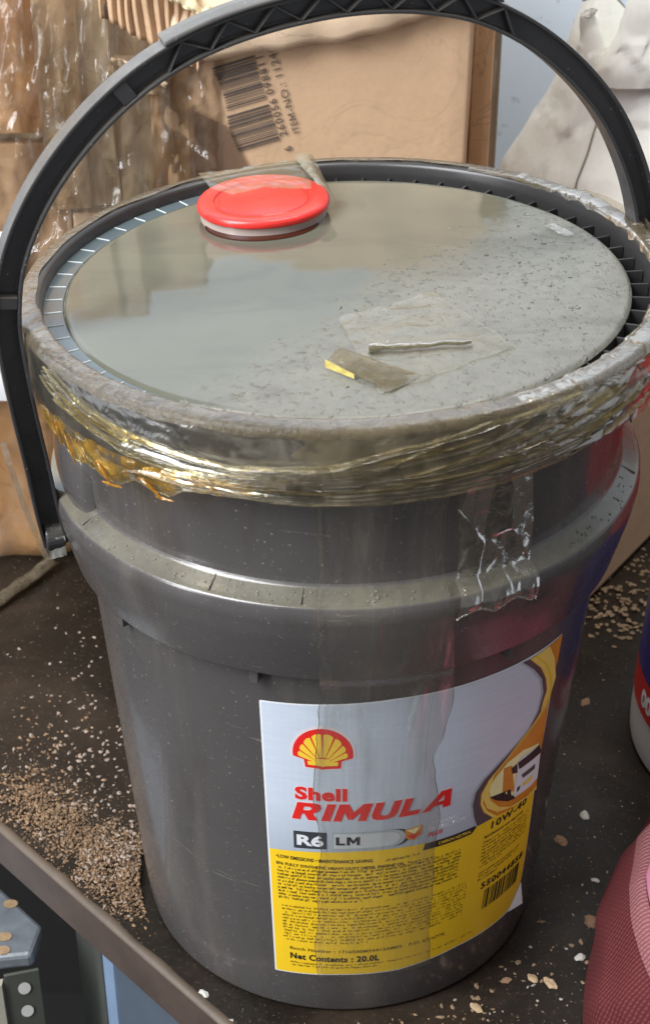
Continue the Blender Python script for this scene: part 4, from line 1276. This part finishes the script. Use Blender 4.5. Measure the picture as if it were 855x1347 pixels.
# right: sack and kraft package
def sackf(u, v):
    z = .395*v
    x0 = float(np.interp(z, [0, .20, .28, .33, .37, .40], [.105, .112, .128, .150, .168, .178]))
    x1 = float(np.interp(z, [0, .20, .30, .36, .40], [.42, .40, .36, .31, .28]))
    d = float(np.interp(z, [0, .25, .36, .40], [.075, .060, .03, .010]))
    cx = (x0+x1)/2; hw = (x1-x0)/2
    a = 2*PI*u
    ca, sa = math.cos(a), math.sin(a)
    x = cx+hw*math.copysign(abs(ca)**.8, ca); y = .500+d*math.copysign(abs(sa)**.8, sa)
    f = .005*crumple(x*.8, y, z, 13)*(.35+.65*v)+.009*(ridge(x, y, z*.6, 8, 3)-.5)
    top = 0
    if v > .8:
        top = (v-.8)/.2*(.020*math.sin(x*70+1.0)+.016*nz(x*25, 0, 0))
    return Vector((x+f*ca, y+f*sa, z+top))
sack = thing('sack', 'crumpled cream plastic sack with a gathered top at right back', 'sack', (.25, .5, 0))
so = grid('sack_body', sackf, 200, 90, M['bag'], sack, closed=True)
V = []; F = []
for i in range(60):
    v = .50+.42*i/59
    u = .655+.016*(v-.5)/.4
    p = sackf(u, v)+Vector((0, -.0012, 0))
    for k in range(6): V.append(p+Vector((.0008*math.cos(k*PI/3), .0008*math.sin(k*PI/3), 0)))
    if i:
        for k in range(6): F.append(((i-1)*6+k, (i-1)*6+(k+1) % 6, i*6+(k+1) % 6, i*6+k))
mesh('seam', V, F, M['seam'], sack, True)
def knot(c, w, h, sd, lean):
    def f(u, v):
        a = 2*PI*u; z = c[2]+h*v
        r = w*(1-.75*v**1.5)*(1+.25*nz(u*3+sd, v*3, 0))
        p = Vector((c[0]+lean*v+r*math.cos(a), c[1]+.45*r*math.sin(a), z))
        g = .006*crumple(p.x, p.y, p.z, 32)
        return p+Vector((g, -abs(g), 0))
    return grid('gathered_fold', f, 60, 30, M['bag'], sack, closed=True)
knot((.188, .478, .350), .014, .055, 1, -.010)
knot((.213, .470, .350), .026, .085, 4, .006)
knot((.240, .478, .340), .020, .060, 7, .006)
kp = prism('kraft_package', [(.172, .258), (.315, .47), (.22, .50), (.10, .36)], 0.0, .165, M['card'], None, .008); tag(kp, 'low brown kraft package on the table between grey pail and white sack', 'package')

# red, white and blue pail at the right edge
rp = thing('painted_pail', 'white pail with blue wrap and red lettered band at the right edge', 'pail', (.313, .120, 0))
rc = Vector((.3085, .122))
def RDf(r, t, z): return Vector((rc.x+r*math.cos(t), rc.y+r*math.sin(t), z))
def rr(z): return .1115-.028*z
def rprof(z0, z1, o=0): return [(rr(z)+o, z) for z in np.linspace(z0, z1, 12)]
M['pwhite'] = simple('white_pail_plastic', (.60, .60, .60), .35, .08, 30)
M['pred'] = simple('pail_red_print', (.58, .03, .03), .3, .15, 40)
def mat_blue():
    m, nt, b = nodes('pail_blue_print')
    v = texco(nt)
    n = tnoise(nt, 55, 4, .6, stretch=(1, 1, .25), dist=1.5)
    c = ramp(nt, n, [(.40, (.022, .020, .16)), (.62, (.045, .045, .26)), (.72, (.12, .12, .36))])
    nt.links.new(c, b.inputs['Base Color']); setp(b, rough=.3)
    return m
lathe('pail_body', round_prof([(0, .004), (.100, .004), (.104, 0), (.1105, .002), (rr(.015), .015)]+[(rr(z), z) for z in (.05, .1, .2, .3, .345)]+[(rr(.345)+.004, .346), (rr(.345)+.004, .356), (.05, .358), (0, .358)], .003), M['pwhite'], rp, 140, fn=RDf)
lathe('red_band', rprof(.036, .062, .0005), M['pred'], rp, 140, fn=RDf)
lathe('blue_wrap', rprof(.062, .185, .0005), mat_blue(), rp, 140, fn=RDf)
lathe('red_field', rprof(.185, .340, .0005), M['pred'], rp, 140, fn=RDf)
def rband(x, z, off): return RDf(rr(z/1000)+.0005+off/1000, PI+R(5)+x/rr(z/1000)/1000, z/1000)
text('band_lettering', '004 300', 2, 60, 42, 56, .3, M['white'], rp, bold=.05, fn=rband)
for k, (a0, zz) in enumerate(((12, .190), (26, .202))):
    V_ = lathe('pale_blob', [(rr(z)+.0009, z) for z in np.linspace(zz, zz+.010, 4)], M['pwhite'], rp, 10, fn=RDf, t0=PI+R(a0), t1=PI+R(a0+9))

# maroon bag, front right corner
bagt = thing('fabric_bag', 'maroon woven fabric bag with pale pink trim, front right corner', 'bag', (.27, -.1, 0))
def mat_weave(name, c0, c1):
    m, nt, b = nodes(name)
    w = nt.nodes.new('ShaderNodeTexWave'); w.inputs['Scale'].default_value = 120; w.inputs['Distortion'].default_value = 2.5
    w.bands_direction = 'Y'
    nt.links.new(texco(nt), w.inputs['Vector'])
    w2 = nt.nodes.new('ShaderNodeTexWave'); w2.inputs['Scale'].default_value = 150; w2.bands_direction = 'DIAGONAL'
    nt.links.new(texco(nt), w2.inputs['Vector'])
    f = math_(nt, 'MULTIPLY', w.outputs['Fac'], math_(nt, 'ADD', math_(nt, 'MULTIPLY', w2.outputs['Fac'], .5), .5))
    c = mix(nt, f, c0, c1)
    c = mix(nt, math_(nt, 'MULTIPLY', tnoise(nt, 25, 4), .35), c, tuple(x*.55 for x in c0))
    nt.links.new(c, b.inputs['Base Color']); setp(b, rough=.7, spec=.2)
    bump(nt, b, f, .6, .0012)
    return m
M['mar'] = mat_weave('maroon_weave', (.075, .013, .015), (.17, .040, .042))
M['marl'] = mat_weave('pink_weave', (.18, .062, .066), (.34, .150, .160))
M['mard'] = simple('maroon_lining', (.20, .012, .035), .6, .2, 30, .2)
def bagp(a, v):
    """a: angle round, v: 0 base .. 1 top"""
    c = Vector((.268, -.115)); rx, ry = .132, .150
    k = math.cos(v*PI/2)**.42
    x = c.x+rx*k*math.cos(a); y = c.y+ry*k*math.sin(a)
    z = .105*math.sin(v*PI/2)**.9
    f = .004*nz(x, y, z, 22)+.006*(ridge(x, y, z, 9, 2)-.5)
    return Vector((x+f*math.cos(a), y+f*math.sin(a), z+f*.6))
grid('bag_body', lambda u, v: bagp(2*PI*u, v*.985), 220, 60, M['mar'], bagt, closed=True)
def trim(u, v):
    a = R(118+100*u); vv = .50+.10*v+.02*math.sin(u*5)
    return bagp(a, vv)+Vector((-.0012, -.0004, .0012+.0022*math.sin(PI*v)))
grid('pink_trim', trim, 120, 14, M['marl'], bagt)
def pipe_(u, v):
    a = R(122+96*u); c = bagp(a, .615+.02*math.sin(u*5)); b_ = 2*PI*v
    return c+Vector((.002*math.cos(b_)-.001, 0, .002*math.sin(b_)+.002))
grid('piping', pipe_, 100, 10, simple('pink_piping', (.38, .13, .20), .45), bagt)
def pock(u, v):
    a = R(128+80*u); return bagp(a, .63+.26*v)+Vector((0, 0, .001))
grid('dark_lining', pock, 60, 14, M['mard'], bagt)
def lap(u, v):
    P = Vector((.182, -.018, .070)).lerp(Vector((.25, .01, .095)), u).lerp(Vector((.205, -.065, .088)).lerp(Vector((.27, -.05, .105)), u), v)
    return P+Vector((0, 0, .006*math.sin(PI*v)+.002*nz(u*4, v*4, 0)))
grid('folded_lap', lap, 30, 20, M['mar'], bagt)

# below the table: steel tray with slotted angle, blue crate
st = simple('galvanised_steel', (.22, .24, .26), .38, .7, 45, .4, 90, metal=.4)
stl = thing('steel_frame', 'galvanised steel frame corner with round holes under the table edge', 'frame', (-.25, .05, -.80))
prism('top_plate', [(-.36, .200), (-.2005, .0405), (-.2035, .0150), (-.36, -.010)], -.112, -.100, st, stl, .003)
sl = prism('slotted_angle', [(-.2230, .0110), (-.2010, .0170), (-.2000, .0150), (-.2225, .0085)], -.80, -.114, simple('dark_angle', (.07, .075, .06), .5, .3, 30), stl, .0006)
hole = simple('bright_hole', (.62, .60, .56), .5)
for k in range(8):
    zc = -.128-.022*k
    def hf(u, v, zc=zc):
        a = 2*PI*u; r = .0042*v
        q = Vector((-.2225, .0085)).lerp(Vector((-.2000, .0150)), .52+.0+r*math.cos(a)/.0235)
        return Vector((q.x+.0003, q.y-.0008, zc+r*1.35*math.sin(a)))
    grid('hole', hf, 18, 1, hole, sl, closed=True)
for cx, cy in ((-.226, .060), (-.2245, .030), (-.2235, .018)):
    def hf2(u, v, cx=cx, cy=cy):
        a = 2*PI*u; return Vector((cx+.005*v*math.cos(a), cy+.004*v*math.sin(a), -.0994))
    grid('rust_spot', hf2, 18, 1, simple('rusty_hole', (.30, .20, .11), .6, .5, 300), stl, closed=True)
bd = prism('beige_board', [(-.36, -.02), (-.224, .006), (-.224, .012), (-.36, -.012)], -.80, -.120, simple('beige_board_paint', (.36, .33, .27), .5), stl)
pc = thing('blue_crate', 'blue-grey plastic crate standing on the floor under the table edge', 'crate', (-.12, .05, -.80))
prism('crate_side', [(-.184, .060), (-.162, .0345), (-.150, .05), (-.17, .08)], -.80, -.06, simple('olive_crate_side', (.07, .075, .065), .4), pc, .002)
prism('crate_light_stripe', [(-.1615, .0335), (-.1520, .0222), (-.140, .034), (-.15, .05)], -.80, -.06, simple('pale_blue_plastic', (.20, .28, .40), .3), pc, .002)
prism('crate_front', [(-.1515, .0215), (-.098, -.042), (.05, .08), (-.05, .18)], -.80, -.06, simple('blue_grey_plastic', (.075, .095, .125), .3, .3, 12), pc, .003)

# ---------------------------------------------------------------- debris on the table
random.seed(77)
def ok(x, y, s=.002):
    return x+y > -.184 and math.hypot(x, y) > .1215+s
def cloud(n, cx, cy, sx, sy, rot, smin, smax, pileh=0):
    out = []; ca, sa = math.cos(rot), math.sin(rot)
    for k in range(n):
        a, b_ = random.gauss(0, sx), random.gauss(0, sy)
        x = cx+a*ca-b_*sa; y = cy+a*sa+b_*ca
        if not ok(x, y) or nz(x, y, 0, 75)*1.1+.80 < random.random(): continue
        s = random.uniform(smin, smax)
        d = math.exp(-(a/sx)**2/2-(b_/sy)**2/2)
        out.append((x, y, random.uniform(0, pileh)*d, s))
    return out
br_ = cloud(4200, -.128, -.010, .021, .013, R(-42), .0004, .0012, .007)+cloud(1700, -.160, .018, .026, .010, R(-45), .0004, .0011, .003)+cloud(900, -.200, .052, .02, .012, R(-45), .0006, .0014, .002)+cloud(90, -.21, .12, .02, .02, 0, .0006, .0014)+cloud(160, .0, -.14, .07, .012, R(8), .0005, .0012)
br_ += cloud(5000, -.135, -.004, .026, .018, R(-42), .0002, .0005, .002)+cloud(1500, -.19, .05, .03, .02, R(-45), .0002, .0005)
crumbs('wood_crumbs', br_[::2], simple('tan_crumbs', (.25, .155, .085), .8, .5, 500), 'tan sawdust crumbs heaped on the table edge left of the pail', 'crumbs', flat_=.9)
crumbs('brown_crumbs', br_[1::2], simple('brown_crumbs', (.14, .085, .045), .8, .6, 500), 'dark brown crumbs heaped on the table edge left of the pail', 'crumbs', flat_=.9)
wh = cloud(700, -.132, -.004, .018, .014, R(-40), .0005, .0013, .008)+cloud(220, -.165, .075, .030, .035, 0, .0006, .0018)+cloud(120, -.18, .17, .035, .06, 0, .0005, .0014)+cloud(60, -.16, .26, .03, .04, 0, .0005, .0012)
crumbs('pale_granules', wh, simple('pale_granule', (.30, .23, .18), .7, .35, 400), 'pale pinkish granules scattered on the table left of the pail', 'granules', flat_=.9)
rg = cloud(200, .205, .275, .028, .022, R(30), .001, .0028, .003)+cloud(70, .235, .335, .015, .03, 0, .001, .002)+cloud(60, .10, -.10, .05, .018, R(20), .0006, .0018)+cloud(90, .16, .0, .03, .09, 0, .0004, .0010)
crumbs('husk_crumbs', rg, simple('husks', (.20, .135, .075), .8, .5, 300), 'brown husk flakes scattered on the dark table right of the pail', 'crumbs')
wr = cloud(50, .17, .03, .03, .10, 0, .0004, .0010)+cloud(40, .10, -.11, .05, .02, 0, .0005, .0012)
crumbs('white_specks', wr, simple('white_speck', (.30, .28, .24), .7), 'tiny white specks on the dark table right of the pail', 'specks')
spk = []
for k in range(3200):
    x = random.uniform(-.28, .28); y = random.uniform(-.13, .40)
    if ok(x, y): spk.append((x, y, 0, random.uniform(.0002, .0006)))
crumbs('fine_dust', spk, simple('fine_dust', (.11, .088, .065), .8, .5, 200), 'fine pale dust grains spread over the dark table', 'dust')
CH = [(.157, .046, .0046, 'white', 'white and brown chip on bare table right of the label'),
      (.139, .0225, .0048, 'brown', 'brown flake just below the white chip right of the pail'),
      (.149, -.046, .0055, 'brown', 'pale brown flake next to the maroon bag'),
      (.120, -.094, .0048, 'tan', 'tan splinter in front of the pail, near the maroon bag'),
      (.110, -.090, .0036, 'tan', 'small tan splinter left of the larger splinter near the bag'),
      (.0765, -.112, .0042, 'tan', 'squarish tan chip at the bottom edge, in front of the pail'),
      (.095, -.092, .0036, 'brown', 'dark brown chip close to the front foot of the pail'),
      (.189, .016, .0048, 'brown', 'brown bark flake touching the top of the maroon bag'),
      (.139, -.074, .0035, 'white', 'white oval grain beside the left side of the maroon bag'),
      (.172, .163, .0045, 'brown', 'brown crumb alone on the table behind the label side'),
      (.156, -.012, .0028, 'white', 'tiny white grain above the maroon bag'),
      (-.076, -.1045, .0036, 'white', 'white oval grain on the bare table edge at bottom left'),
      (-.060, -.1235, .0022, 'white', 'little white grain on the table edge at the very bottom')]
cm = {'white': simple('chip_white', (.48, .46, .41), .7, .2, 200), 'brown': simple('chip_brown', (.22, .13, .075), .8, .4, 200, .4, 400), 'tan': simple('chip_tan', (.38, .27, .16), .8, .3, 200, .4, 400)}
for x, y, s, k, lb in CH:
    bm = bmesh.new(); bmesh.ops.create_icosphere(bm, subdivisions=2, radius=1)
    e = random.uniform(.5, .75); a = random.uniform(0, 3)
    for v in bm.verts:
        q = v.co.copy(); q *= 1+.45*noise.noise(q*1.6+Vector((x*99, y*99, 0)))
        q = Vector((q.x, q.y*e, max(-.1, q.z*.32)))*s
        v.co = Vector((q.x*math.cos(a)-q.y*math.sin(a), q.x*math.sin(a)+q.y*math.cos(a), q.z+s*.03))
    o = from_bm('grain' if k == 'white' and s < .004 else 'wood_chip', bm, cm[k]); o.location = (x, y, 0)
    tag(o, lb, 'chip', 'chips and grains strewn on the table')
